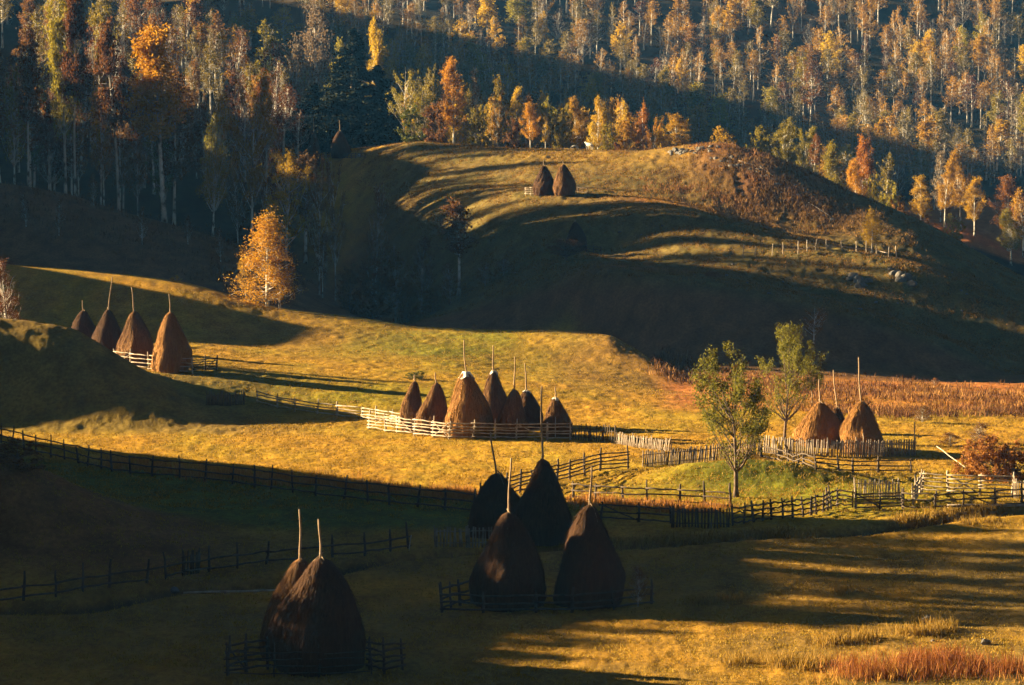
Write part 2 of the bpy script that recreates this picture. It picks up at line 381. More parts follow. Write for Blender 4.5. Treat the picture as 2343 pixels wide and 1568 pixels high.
# ------------------------------------------------------------------ ground
def build_ground():
    Z = ZG.copy()
    near = np.clip((YY - 118) / 20, 0, 1)
    tuft = fbm(XX / .95, YY / 1.5, 3, 40, .6)
    coarse = fbm(XX / 4.5, YY / 7, 3, 60)
    meadow = np.clip((372 - YY) / 20, 0, 1)
    Z += near * meadow * (0.21 * tuft + 0.10 * coarse)
    far = np.clip((YY - 360) / 30, 0, 1) * np.clip((PX - 600) / 200, 0.05, 1) * np.clip((700 - YY) / 60, 0, 1)
    lump = np.maximum(fbm(XX / 1.9, YY / 3.2, 3, 70, .6), -.06)
    Z += far * (.38 * lump + .30 * fbm(XX / .9, YY / 1.8, 2, 73, .6))
    crag = np.exp(-((PX - 1720) / 190) ** 2) * np.exp(-((YY - (DK[17][None, :] - 26)) / 24) ** 2)
    Z += crag * (1.0 * np.abs(fbm(XX / 1.6, YY / 2.2, 3, 77, .65)) + .35 * fbm(XX / .5, YY / .9, 2, 78))
    V = np.stack([XX, YY, Z], -1).reshape(-1, 3)
    i = np.arange(NR - 1)[:, None] * NC; j = np.arange(NC - 1)[None, :]
    F = np.stack([i + j, i + j + 1, i + NC + j + 1, i + NC + j], -1).reshape(-1, 4)
    # ground cover
    py = YH + (HC - ZG) / YY * F0
    n1 = fbm(XX / 5, YY / 9, 4, 80); n2 = fbm(XX / 22, YY / 30, 3, 90); n3 = fbm(XX / 1.3, YY / 2.5, 3, 95)
    def C(c): return np.array(c)[None, None, :]
    def S01(x, a, b): t = np.clip((x - a) / (b - a), 0, 1); return t * t * (3 - 2 * t)
    def blob(px, d, rx, rd): return np.exp(-((PX - px) / rx) ** 2 - ((YY - d) / rd) ** 2)
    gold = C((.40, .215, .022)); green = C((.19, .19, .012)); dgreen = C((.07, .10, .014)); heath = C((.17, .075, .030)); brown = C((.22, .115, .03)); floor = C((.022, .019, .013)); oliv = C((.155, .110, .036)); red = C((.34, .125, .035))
    col = np.repeat(gold, NR, 0); col = np.repeat(col, NC, 1)
    def mix(c, w):
        nonlocal col
        col = col * (1 - w[..., None]) + c * w[..., None]
    mix(green, np.clip(.30 + 2.2 * n1 + .8 * n2, 0, .75) * .55)
    mix(green, np.clip(blob(1030, 330, 330, 24) * 1.1 + blob(620, 279, 330, 12) * 1.2 + blob(1000, 246, 160, 4) * .0, 0, .92) * np.clip(.85 + 1.2 * n1, 0, 1))
    mix(brown, np.clip(blob(1400, 318, 150, 30) + blob(700, 335, 280, 20) * .5, 0, .7))
    # near meadow: tawny and mown, with darker sedge
    mix(brown, S01(YY, 200, 175) * np.clip(.45 + 1.5 * n1, 0, .8))
    mix(oliv, S01(YY, 200, 175) * np.clip(.25 + 2.5 * n2 + n1, 0, .7))
    # green field between brook and long fence, paddock on the right
    fieldw = S01(YY, 186, 191) * S01(YY, 233 - (PX - 100) * .022, 226 - (PX - 100) * .022) * S01(PX, 1500, 1250)
    mix(dgreen, np.clip(fieldw, 0, 1) * .9)
    mix(green, blob(1850, 207, 420, 12) * .9)
    mix(dgreen, blob(1700, 216, 180, 7) * .8)
    mix(heath, S01(PX, 620, 380) * S01(YY, 160, 172) * S01(YY, 196, 188) * .85)
    mix(oliv, S01(PX, 800, 500) * S01(YY, 247, 252) * S01(YY, 300, 280) * .7)
    # scrub along the foot of the hill
    mix(red, np.clip(S01(PX, 1460, 1560) * S01(YY, 268, 274) * S01(YY, 338, 322) * (.8 + n1), 0, 1))
    mix(heath, S01(YY, 318, 334) * S01(YY, 362, 352) * S01(PX, 1480, 1560) * .9)  # darker heath colour painted over the sunlit spur foot in place of shade
    mix(brown, S01(sd, 2.6, 1.0) * .6); mix(C((.05, .04, .025)), S01(sd, 1.2, .6) * .85)
    # heath slopes beyond the ridge, then green pasture
    mix(heath, S01(YY, 376, 384) * S01(PX, 1200, 900) * S01(YY, 540, 470) * .95)
    past = S01(YY, 330 + np.clip(1500 - PX, 0, 200) * .25, 345 + np.clip(1500 - PX, 0, 200) * .25) * S01(PX, 760, 1000)
    mix(oliv, past * .9)
    mix(C((.08, .078, .022)), past * np.clip(.55 + 2 * n1, 0, 1) * .6)
    DK13 = DK[13][None, :]
    mix(heath, past * np.clip(S01(YY, DK13 - 2, DK13 - 12) + .9 * blob(1450, 398, 190, 9), 0, 1) * .85)
    mix(red, past * np.clip(blob(1590, 457, 170, 8) * (1 + 3 * n1) + blob(1500, 396, 150, 5) * .6, 0, 1) * .8)
    mix(red, S01(YY, DK[17][None, :] - 16, DK[17][None, :] - 7) * S01(PX, 1560, 1640) * S01(PX, 2000, 1850) * np.clip(.75 + 2 * n1, 0, 1))
    mix(gold, S01(YY, DK[17][None, :] - 30, DK[17][None, :] - 12) * S01(PX, 1050, 1250) * S01(PX, 1650, 1560) * .35)
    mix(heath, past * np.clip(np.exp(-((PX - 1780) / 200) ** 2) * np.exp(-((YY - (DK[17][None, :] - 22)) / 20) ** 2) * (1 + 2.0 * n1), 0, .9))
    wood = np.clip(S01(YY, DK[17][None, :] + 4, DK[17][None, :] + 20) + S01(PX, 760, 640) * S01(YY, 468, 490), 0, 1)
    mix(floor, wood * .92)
    mix(red, wood * S01(PX, 1950, 2050) * S01(YY, 590, 600) * S01(YY, 775, 745) * .95)
    col = col * (1 + .9 * n3 + .35 * n1)[..., None]
    col = np.clip(col, .004, 1)
    rgba = np.concatenate([col, np.ones((NR, NC, 1))], -1).reshape(-1, 4).astype(np.float32)
    m, n, l, b = newmat('ground_cover')
    b.inputs['Roughness'].default_value = 1.0; b.inputs['Specular IOR Level'].default_value = 0.05
    at_ = n.new('ShaderNodeAttribute'); at_.attribute_name = 'cover'
    tc = n.new('ShaderNodeTexCoord'); mp = n.new('ShaderNodeMapping'); mp.inputs['Scale'].default_value = (1.0, .45, 1)
    l.new(tc.outputs['Object'], mp.inputs[0])
    t = noise(n, l, 3.2, 5, mp.outputs[0], .65)
    r = ramp(n, [(.30, (.62, .60, .55)), (.70, (1.35, 1.38, 1.4))]); l.new(t.outputs[0], r.inputs[0])
    k = mixc(n, l, 1.0, at_.outputs['Color'], r.outputs[0], 'MULTIPLY'); l.new(k, b.inputs['Base Color'])
    bp = n.new('ShaderNodeBump'); bp.inputs['Strength'].default_value = .5; bp.inputs['Distance'].default_value = .12
    l.new(t.outputs[0], bp.inputs['Height']); l.new(bp.outputs[0], b.inputs['Normal'])
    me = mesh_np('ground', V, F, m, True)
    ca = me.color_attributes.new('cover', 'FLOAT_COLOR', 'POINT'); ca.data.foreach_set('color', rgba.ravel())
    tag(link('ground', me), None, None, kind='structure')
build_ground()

# ------------------------------------------------------------------ haystacks
PROF_H = np.array([0, .05, .12, .22, .32, .43, .55, .66, .77, .86, .93, .98, 1.0])
PROF_R = np.array([.88, .93, .98, 1.0, .97, .88, .75, .62, .47, .34, .235, .14, .05])
def haystack(label, px, top, base, left, right, pole, mat, d=None, seed=0, cap=None, sticks=2, group=None, fat=0.0, pole_lean=None, strands=2600):
    p = at(px, base, d); d = p.y
    m = d / F0
    x_top, _ = ray(px, top); h = zrow(top, d) - p.z
    cx = ((left + right) / 2 - px) * m; r = (right - left) / 2 * m
    t = thing('haystack', label, 'haystack', (p.x + cx, p.y, p.z - .1), group)
    h += .1
    rs = np.random.default_rng(100 + seed)
    ns, nh = 56, 44
    hh = np.linspace(0, 1, nh); th = np.linspace(0, 2 * math.pi, ns, endpoint=False)
    prof = pchip1(PROF_H, PROF_R, hh) + fat * np.sin(hh * math.pi) * .3
    TH, HH = np.meshgrid(th, hh)
    wob = 1 + .10 * np.sin(TH * 2 + rs.random() * 6 + HH * 2) * (1 - HH) + .05 * np.sin(TH * 3 + rs.random() * 6 - HH * 5)
    cxn, cyn = np.cos(TH), np.sin(TH)
    nz = fbm(cxn * 2.2 + 5 + seed, cyn * 2.2 + HH * 3.0 + 9, 3, seed) * .34 + fbm(cxn * 7 + seed, cyn * 7 + HH * 4, 2, seed + 5) * .2
    RR = r * prof[:, None] * (wob + nz * (1.2 - .6 * HH))
    lean = -cx * HH ** 1.6 + r * .09 * np.sin(HH * 4.2 + seed * 1.7) * np.sin(HH * math.pi)
    V = np.stack([RR * cxn + lean, RR * cyn, HH * h], -1)
    i = np.arange(nh - 1)[:, None] * ns; j = np.arange(ns)[None, :]; j2 = (j + 1) % ns
    F = np.stack([i + j, i + j2, i + ns + j2, i + ns + j], -1).reshape(-1, 4)
    mb = MB(); mb.add(V.reshape(-1, 3), F)
    # loose straws hanging down the sides
    k = strands
    hi = rs.random(k) ** 1.1 * .97; a = rs.random(k) * 2 * math.pi
    def surf(hv, av):
        fi = np.clip(hv * (nh - 1), 0, nh - 1.001); fj = (av / (2 * math.pi) * ns) % ns
        return V[fi.astype(int), np.minimum(fj.astype(int), ns - 1)]
    L = (.30 + .5 * rs.random(k)) / h
    a2 = a + rs.normal(size=k) * .05
    A = surf(np.minimum(hi + L, .995), a); B = surf(hi, a2)
    out = np.stack([np.cos(a2), np.sin(a2), np.zeros(k)], 1)
    A = A + out * .015; B = B + out * (.04 + .15 * rs.random(k) ** 2)[:, None]
    side = np.stack([-np.sin(a), np.cos(a), np.zeros(k)], 1) * (.012 + .014 * rs.random(k))[:, None]
    SV = np.stack([A - side, A + side, B + side * .5, B - side * .5], 1).reshape(-1, 3)
    mb.add(SV, np.arange(4 * k).reshape(k, 4))
    mb.obj('hay', mat, t, True)
    if pole:
        q = MB(); ptx, pty = pole
        zt = zrow(pty, d) - p.z; xt = (ptx - (left + right) / 2) * m; x0 = -cx
        n = 7; s = np.linspace(0, 1, n)
        P = np.stack([x0 + (xt - x0) * s + .03 * np.sin(s * 7 + seed), np.zeros(n), h * .9 + (zt - h * .9) * s], 1)
        q.tube(P, np.linspace(.075, .05, n), 6); q.obj('pole', M_POLE, t, True)
    for s in range(sticks):
        q = MB(); a = rs.random() * 6.28 if s else -.9
        ex = .55 + .5 * rs.random()
        z0 = h * (.93 - .02 * s); sx = math.cos(a); sy = math.sin(a)
        top_p = np.array([-cx - sx * .12, -sy * .12, h + .12 + .18 * rs.random()]); 
        low = np.array([-cx + sx * r * .36, sy * r * .36 , h * .84])
        mid = (top_p + low) / 2 + np.array([sx * .06, sy * .06, .1])
        q.tube([top_p, mid, low], [.03, .03, .022], 5); q.obj('tie_stick', M_POLE, t)
    if cap:
        ck = MB(); nn = 20
        rings = [(hv, float(np.interp(hv, PROF_H, PROF_R)) + .02) for hv in ((.99, .955, .90) if cap == 'big' else (.99, .965, .93))]
        CV = []
        for hv, rr in rings:
            for q_ in range(nn):
                aa = q_ * 2 * math.pi / nn; w = 1 + .18 * math.sin(aa * 3 + seed) + .1 * math.sin(aa * 7)
                CV.append((-cx * hv ** 1.6 + math.cos(aa) * rr * r * w * 1.05, math.sin(aa) * rr * r * w * 1.05, h * (hv - .02 * math.sin(aa * 2 + seed) * (hv < .96) - .012 * math.sin(aa * 5) * (hv < .96)) + .05))
        CF = [[a_ * nn + b_, a_ * nn + (b_ + 1) % nn, (a_ + 1) * nn + (b_ + 1) % nn, (a_ + 1) * nn + b_] for a_ in range(2) for b_ in range(nn)]
        ck.add(CV, CF); ck.obj('cover_sheet', M_WHITE, t, True)
    return t
GA, GB, GC, GE = 'haystacks on the left slope', 'haystacks in the long rail fence', 'dark haystacks in the shaded foreground', 'haystacks behind the paling fence'
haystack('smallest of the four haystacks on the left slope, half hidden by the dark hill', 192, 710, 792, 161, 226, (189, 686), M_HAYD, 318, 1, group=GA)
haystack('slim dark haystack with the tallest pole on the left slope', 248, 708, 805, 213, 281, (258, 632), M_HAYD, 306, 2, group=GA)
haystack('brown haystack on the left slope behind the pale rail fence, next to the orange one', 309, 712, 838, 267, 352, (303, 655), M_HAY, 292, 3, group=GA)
haystack('bright orange haystack on the left slope, frontmost beside the pale rail fence', 391, 714, 850, 347, 437, (389, 670), M_HAYL, None, 4, group=GA)
haystack('slim leaning haystack at the left end of the long rail fence', 949, 872, 984, 914, 972, (949, 855), M_HAY, None, 5, group=GB)
haystack('purplish brown haystack second from the left behind the long rail fence', 999, 876, 990, 955, 1027, (996, 850), M_HAY, None, 6, group=GB)
haystack('biggest golden haystack with a white sheet on top behind the long rail fence', 1067, 850, 999, 1013, 1125, (1061, 776), M_HAYL, None, 7, 'big', group=GB, strands=4000)
haystack('tall haystack with a small white cap, standing behind the biggest golden one', 1129, 848, 985, 1098, 1168, (1128, 788), M_HAY, 257, 8, 'small', group=GB)
haystack('brown haystack with a tall pole, right of the biggest one behind the rail fence', 1177, 891, 1001, 1135, 1210, (1178, 814), M_HAY, None, 9, group=GB)
haystack('dark narrow haystack tucked behind the brown one, with a leaning stick', 1205, 893, 988, 1170, 1241, (1201, 828), M_HAYD, 254, 10, 'small', group=GB)
haystack('haystack with a lit golden tip at the right end of the long rail fence', 1271, 910, 998, 1241, 1305, (1271, 884), M_HAY, None, 11, 'small', group=GB)
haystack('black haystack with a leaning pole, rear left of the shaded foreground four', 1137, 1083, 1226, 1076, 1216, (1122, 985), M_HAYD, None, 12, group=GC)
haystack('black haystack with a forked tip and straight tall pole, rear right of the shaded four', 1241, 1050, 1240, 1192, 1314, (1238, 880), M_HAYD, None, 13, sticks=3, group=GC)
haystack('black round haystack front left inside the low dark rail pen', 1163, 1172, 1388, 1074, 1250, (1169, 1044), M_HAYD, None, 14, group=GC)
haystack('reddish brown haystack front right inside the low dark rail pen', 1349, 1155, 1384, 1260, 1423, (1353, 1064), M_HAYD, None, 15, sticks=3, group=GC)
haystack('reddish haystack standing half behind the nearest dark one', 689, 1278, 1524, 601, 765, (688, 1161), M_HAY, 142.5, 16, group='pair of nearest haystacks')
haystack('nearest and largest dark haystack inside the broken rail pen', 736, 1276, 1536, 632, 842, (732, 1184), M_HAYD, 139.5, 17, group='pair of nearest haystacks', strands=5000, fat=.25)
haystack('orange haystack behind the left part of the paling fence', 1875, 920, 1040, 1823, 1928, (1873, 865), M_HAYL, 236, 18, sticks=1, group=GE, fat=.15)
haystack('small haystack wedged between the two orange ones behind the paling fence', 1915, 932, 1020, 1890, 1937, (1905, 844), M_HAYD, 250, 19, group=GE)
haystack('orange haystack with the tallest pole behind the dark end of the paling fence', 1969, 918, 1042, 1925, 2025, (1962, 815), M_HAYL, 233, 20, sticks=1, group=GE, fat=.15)
haystack('dark haystack left of the pair on the far green pasture', 1244, 379, 446, 1220, 1272, (1243, 364), M_HAYD, None, 21, group='haystack pair on the far pasture')
haystack('reddish haystack right of the pair on the far green pasture', 1289, 376, 446, 1264, 1317, (1288, 367), M_HAY, None, 22, group='haystack pair on the far pasture')
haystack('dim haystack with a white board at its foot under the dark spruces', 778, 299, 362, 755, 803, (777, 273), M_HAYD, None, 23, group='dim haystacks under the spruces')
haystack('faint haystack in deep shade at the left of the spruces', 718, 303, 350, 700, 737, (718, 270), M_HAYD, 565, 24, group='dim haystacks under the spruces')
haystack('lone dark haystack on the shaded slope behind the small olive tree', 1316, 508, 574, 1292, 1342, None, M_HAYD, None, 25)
# ------------------------------------------------------------------ fences
def walk(pts, step, jit=.15):
    """ground points every step metres along a line of photo spots"""
    P = [at(*p) for p in pts]
    seg = [math.hypot(b.x - a.x, b.y - a.y) for a, b in zip(P[:-1], P[1:])]
    tot = sum(seg); n = max(1, round(tot / step)); out = []
    for i in range(n + 1):
        s = tot * i / n
        if 0 < i < n: s += R.uniform(-jit, jit) * step
        k = 0
        while k < len(seg) - 1 and s > seg[k]: s -= seg[k]; k += 1
        u = min(1, s / max(seg[k], 1e-6))
        x = P[k].x + (P[k + 1].x - P[k].x) * u; y = P[k].y + (P[k + 1].y - P[k].y) * u
        out.append(Vector((x, y, float(zat(x, y)))))
    return out
def stake(mb, b, h, r, lean=.06, wob=.03):
    dx, dy = R.gauss(0, lean) * h, R.gauss(0, lean) * h
    n = 5; P = []
    for i in range(n):
        t = i / (n - 1)
        P.append((b.x + dx * t + R.uniform(-wob, wob), b.y + dy * t + R.uniform(-wob, wob), b.z - .15 + (h + .15) * t))
    mb.tube(P, [r, r * 1.02, r * .95, r * .85, r * .65], 6)
    return Vector((dx, dy, 0))
def rail_pts(a, b, za, zb, sag=.03):
    P = []
    for i in range(5):
        t = i / 4
        P.append((a.x + (b.x - a.x) * t + R.uniform(-.03, .03), a.y + (b.y - a.y) * t + R.uniform(-.03, .03), a.z + za + (b.z + zb - a.z - za) * t + R.uniform(-sag, sag)))
    d = (Vector(P[-1]) - Vector(P[0])).normalized() * .12
    P[0] = tuple(Vector(P[0]) - d); P[-1] = tuple(Vector(P[-1]) + d)
    return P
def local(o_parent, mb, name, mat):
    """mesh in world coordinates -> child of the thing"""
    V, F = mb.data(); V = V - np.array(o_parent.location)
    return link(name, mesh_np(name, V, F, mat, True), o_parent)
def rail_fence(label, pts, h=1.35, rails=4, step=2.4, mat=M_WOOD, group=None, postr=.085, railr=.056, top=.9, low=.16, braces=0, lean=.05, sag=.035, extra=.25, skip=0.0, name='rail_fence', cat='fence'):
    P = walk(pts, step)
    c = P[len(P) // 2]
    t = thing(name, label, cat, c, group)
    for p in P:
        mb = MB(); stake(mb, p, h * R.uniform(.98, 1 + extra), postr * R.uniform(.8, 1.2), lean); local(t, mb, 'post', mat)
    for k in range(rails):
        f = low + (top - low) * k / max(1, rails - 1)
        for i, (a, b) in enumerate(zip(P[:-1], P[1:])):
            if R.random() < skip: continue
            mb = MB(); off = R.uniform(-.05, .05)
            nrm = Vector((b.y - a.y, -(b.x - a.x), 0)).normalized() * .07
            rp = np.array(rail_pts(a, b, h * f + off, h * f + R.uniform(-.05, .05), sag)) + np.array(nrm)
            mb.tube(rp, [railr * 1.15, railr, railr * 1.05, railr * .95, railr * .8], 6); local(t, mb, 'rail', mat)
    for k in range(braces):
        i = R.randrange(len(P) - 1); a, b = P[i], P[i + 1]
        if R.random() < .5: a, b = b, a
        mb = MB(); mb.tube(rail_pts(a, b, h * .9, .12), railr * .8, 5); local(t, mb, 'brace', mat)
    return t
def paling_fence(label, pts, h=1.3, gap=.16, w=.05, mat=M_PALE, group=None, lean=.04, drift=0.0, step=2.6, tips=.12, rails=2, name='paling_fence', cat='fence'):
    P = walk(pts, step)
    t = thing(name, label, cat, P[len(P) // 2], group)
    for p in P:
        mb = MB(); stake(mb, p, h * R.uniform(1.0, 1.2), .06, .03); local(t, mb, 'post', mat)
    for i, (a, b) in enumerate(zip(P[:-1], P[1:])):
        dirv = (b - a); L = math.hypot(dirv.x, dirv.y); u = dirv / L; nrm = Vector((u.y, -u.x, 0)).normalized()
        for f in [.22, .8][:rails]:
            mb = MB(); mb.tube(np.array(rail_pts(a, b, h * f, h * f, .015)) + np.array(nrm * .05), .035, 5); local(t, mb, 'rail', mat)
        mb = MB(); n = max(2, int(L / gap))
        for k in range(n):
            s = (k + R.uniform(.3, .7)) / n
            bb = a + dirv * s
            hh = h * (1 + R.uniform(-tips, tips))
            ww = w * R.uniform(.75, 1.2)
            base = bb + nrm * .11; base.z = float(zat(bb.x, bb.y)) - .03
            ln = u * (R.gauss(drift, lean) * hh) + nrm * R.gauss(0, .02)
            X = np.array(u * ww); Y = np.array(nrm * .014); Zv = np.array(ln + Vector((0, 0, hh)))
            mb.box(np.array(base), X, Y, Zv)
            tipv = MB()
        local(t, mb, 'paling_panel', mat)
    return t
GF = 'rail fences on the meadow'
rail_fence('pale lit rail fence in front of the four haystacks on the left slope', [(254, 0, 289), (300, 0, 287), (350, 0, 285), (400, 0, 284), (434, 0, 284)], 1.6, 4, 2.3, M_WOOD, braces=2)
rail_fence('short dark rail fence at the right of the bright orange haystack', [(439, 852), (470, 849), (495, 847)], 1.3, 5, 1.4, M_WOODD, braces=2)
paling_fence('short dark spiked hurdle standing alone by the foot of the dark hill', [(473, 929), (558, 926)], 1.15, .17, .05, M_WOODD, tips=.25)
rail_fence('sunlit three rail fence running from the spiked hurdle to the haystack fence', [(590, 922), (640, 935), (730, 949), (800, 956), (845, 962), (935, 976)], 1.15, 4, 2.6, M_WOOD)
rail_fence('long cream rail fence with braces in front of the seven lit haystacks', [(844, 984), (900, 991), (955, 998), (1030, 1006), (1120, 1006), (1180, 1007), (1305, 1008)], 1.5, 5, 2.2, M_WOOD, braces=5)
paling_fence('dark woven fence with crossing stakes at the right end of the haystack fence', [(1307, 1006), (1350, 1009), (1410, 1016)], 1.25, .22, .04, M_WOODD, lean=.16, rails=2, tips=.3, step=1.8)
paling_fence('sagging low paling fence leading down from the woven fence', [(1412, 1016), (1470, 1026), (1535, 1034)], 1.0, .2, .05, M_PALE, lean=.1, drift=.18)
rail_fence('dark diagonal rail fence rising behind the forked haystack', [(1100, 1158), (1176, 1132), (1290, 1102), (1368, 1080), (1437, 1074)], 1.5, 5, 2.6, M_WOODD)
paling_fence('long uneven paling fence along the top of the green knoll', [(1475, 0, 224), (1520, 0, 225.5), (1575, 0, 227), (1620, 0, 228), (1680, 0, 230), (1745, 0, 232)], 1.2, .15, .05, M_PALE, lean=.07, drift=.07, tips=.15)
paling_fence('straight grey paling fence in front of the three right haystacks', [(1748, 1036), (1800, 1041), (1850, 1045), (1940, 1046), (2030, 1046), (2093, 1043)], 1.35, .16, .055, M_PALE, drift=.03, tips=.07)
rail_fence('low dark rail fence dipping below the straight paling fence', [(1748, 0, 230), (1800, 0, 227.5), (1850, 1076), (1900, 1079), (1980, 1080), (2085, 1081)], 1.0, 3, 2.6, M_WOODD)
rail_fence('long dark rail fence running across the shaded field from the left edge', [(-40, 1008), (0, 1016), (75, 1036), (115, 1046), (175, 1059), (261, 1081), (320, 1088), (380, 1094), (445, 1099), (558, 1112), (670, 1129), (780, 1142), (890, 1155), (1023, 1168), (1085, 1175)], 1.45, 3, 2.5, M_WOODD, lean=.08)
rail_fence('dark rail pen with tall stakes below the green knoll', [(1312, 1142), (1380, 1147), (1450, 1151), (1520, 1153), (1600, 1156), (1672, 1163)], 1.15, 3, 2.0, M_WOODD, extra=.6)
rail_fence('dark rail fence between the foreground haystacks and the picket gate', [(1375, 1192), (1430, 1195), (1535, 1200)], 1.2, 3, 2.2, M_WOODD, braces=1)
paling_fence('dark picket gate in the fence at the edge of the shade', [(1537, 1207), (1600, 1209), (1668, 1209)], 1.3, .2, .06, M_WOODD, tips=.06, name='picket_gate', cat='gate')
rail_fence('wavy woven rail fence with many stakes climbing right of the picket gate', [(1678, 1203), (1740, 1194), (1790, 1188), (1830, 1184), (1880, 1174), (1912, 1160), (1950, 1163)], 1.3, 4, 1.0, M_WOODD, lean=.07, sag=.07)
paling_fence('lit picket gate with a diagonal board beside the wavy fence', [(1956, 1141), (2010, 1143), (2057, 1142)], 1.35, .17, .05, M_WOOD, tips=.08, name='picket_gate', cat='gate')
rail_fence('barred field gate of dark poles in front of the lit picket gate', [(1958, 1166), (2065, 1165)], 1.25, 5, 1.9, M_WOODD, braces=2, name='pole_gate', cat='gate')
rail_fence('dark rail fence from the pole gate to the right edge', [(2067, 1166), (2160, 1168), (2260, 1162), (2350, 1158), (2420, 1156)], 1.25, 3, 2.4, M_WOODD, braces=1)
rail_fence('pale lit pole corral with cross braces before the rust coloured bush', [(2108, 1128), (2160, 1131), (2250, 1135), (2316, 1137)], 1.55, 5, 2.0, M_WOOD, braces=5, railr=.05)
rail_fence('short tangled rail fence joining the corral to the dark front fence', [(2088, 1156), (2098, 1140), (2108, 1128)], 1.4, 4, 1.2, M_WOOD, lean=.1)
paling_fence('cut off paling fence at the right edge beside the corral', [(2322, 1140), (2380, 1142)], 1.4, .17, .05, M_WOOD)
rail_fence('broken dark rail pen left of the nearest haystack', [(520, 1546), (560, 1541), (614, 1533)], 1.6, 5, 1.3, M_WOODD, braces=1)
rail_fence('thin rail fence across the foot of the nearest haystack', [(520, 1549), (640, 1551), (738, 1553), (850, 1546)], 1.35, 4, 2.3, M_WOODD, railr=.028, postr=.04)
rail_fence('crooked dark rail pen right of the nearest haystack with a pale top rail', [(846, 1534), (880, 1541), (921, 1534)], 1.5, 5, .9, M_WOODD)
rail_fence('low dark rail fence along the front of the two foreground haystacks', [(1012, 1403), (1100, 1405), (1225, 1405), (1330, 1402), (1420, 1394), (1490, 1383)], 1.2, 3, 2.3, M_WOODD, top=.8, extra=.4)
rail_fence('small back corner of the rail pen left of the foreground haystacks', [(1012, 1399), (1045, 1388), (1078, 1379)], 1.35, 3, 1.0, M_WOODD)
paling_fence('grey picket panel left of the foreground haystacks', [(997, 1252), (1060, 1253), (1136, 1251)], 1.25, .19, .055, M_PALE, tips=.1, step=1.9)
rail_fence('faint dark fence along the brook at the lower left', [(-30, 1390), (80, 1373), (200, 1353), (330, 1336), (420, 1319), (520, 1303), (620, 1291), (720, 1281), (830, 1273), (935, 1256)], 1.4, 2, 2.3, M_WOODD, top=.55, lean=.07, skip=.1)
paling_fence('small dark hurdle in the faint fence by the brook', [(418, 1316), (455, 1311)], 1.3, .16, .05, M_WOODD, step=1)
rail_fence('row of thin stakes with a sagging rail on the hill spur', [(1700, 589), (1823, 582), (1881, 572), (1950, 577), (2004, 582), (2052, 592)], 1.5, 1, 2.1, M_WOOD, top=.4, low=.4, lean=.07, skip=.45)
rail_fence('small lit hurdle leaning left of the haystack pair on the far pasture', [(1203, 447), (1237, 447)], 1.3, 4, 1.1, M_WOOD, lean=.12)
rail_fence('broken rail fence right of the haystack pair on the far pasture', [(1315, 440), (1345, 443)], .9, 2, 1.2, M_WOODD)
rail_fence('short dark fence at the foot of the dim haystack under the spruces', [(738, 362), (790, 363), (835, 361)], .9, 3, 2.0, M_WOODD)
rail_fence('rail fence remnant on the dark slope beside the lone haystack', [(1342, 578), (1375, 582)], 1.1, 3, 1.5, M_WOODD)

# bare poles, logs, boards
def pole_thing(name, label, cat, a, b, r=.06, mat=M_POLE, group=None):
    t = MB(); n = 6
    P = [Vector(a).lerp(Vector(b), i / (n - 1)) + Vector((R.uniform(-.02, .02), 0, R.uniform(-.02, .02))) for i in range(n)]
    P = [p - Vector(a) for p in P]
    t.tube(P, np.linspace(r, r * .7, n), 7)
    o = link(name, t.mesh(name, mat, True), None, a); tag(o, label, cat, group); return o
def upright(label, px, top, base, d=None, px2=None, r=.06, cat='pole', mat=M_POLE, name='pole'):
    p = at(px, base, d); a = ray(px2 if px2 else px, top)[0] * p.y
    return pole_thing(name, label, cat, p - Vector((0, 0, .2)), (a, p.y, zrow(top, p.y)), r, mat)
upright('bare pole standing behind the left haystack of the paling fence group', 1861, 843, 1010, 243, 1857)
upright('lone weathered post at the right end of the straight paling fence', 2093, 966, 1043, None, 2092, mat=M_WOOD, name='post', cat='post')
upright('crooked pale stick in the shaded meadow by the brook fence', 935, 1225, 1258, None, 941, .04, mat=M_WOOD, name='stick', cat='stick')
upright('light stake leaning on the dark side of the right haystack', 1978, 992, 1042, 231, 1975, .045, mat=M_WOOD, name='stake', cat='stake')
upright('stake standing in front of the haystack with the golden tip', 1271, 955, 1006, 246.5, 1271, .05, mat=M_WOOD, name='stake', cat='stake')
for (lab, a, b, za, zb, r, mat) in [
   ('long pale pole leaning out of the rust bush over the corral', (2140, 1048), (2222, 1090), 1.0, .3, .045, M_WOOD),
   ('pale fallen log lying along the brook at the right', (2168, 1166), (2400, 1168), .25, .3, .12, M_WOOD),
   ('long weathered beam fallen along the stone wall on the hill', (1690, 374), (1738, 386), .4, .3, .05, M_PALE),
   ('second fallen beam lower down the stone wall on the hill', (1738, 387), (1778, 412), .4, .2, .05, M_PALE),
   ('grey beam lying low on the dark side of the hill', (1850, 468), (1900, 498), .3, .2, .045, M_PALE),
   ('thin log lying by the brook water in the shade', (420, 1362), (640, 1356), .12, .1, .07, M_WOOD)]:
    A, B = at(*a), at(*b)
    pole_thing('log' if 'log' in lab else 'beam' if 'beam' in lab else 'pole', lab, 'log' if 'log' in lab else 'beam' if 'beam' in lab else 'pole', A + Vector((0, 0, za)), B + Vector((0, 0, zb)), r, mat)

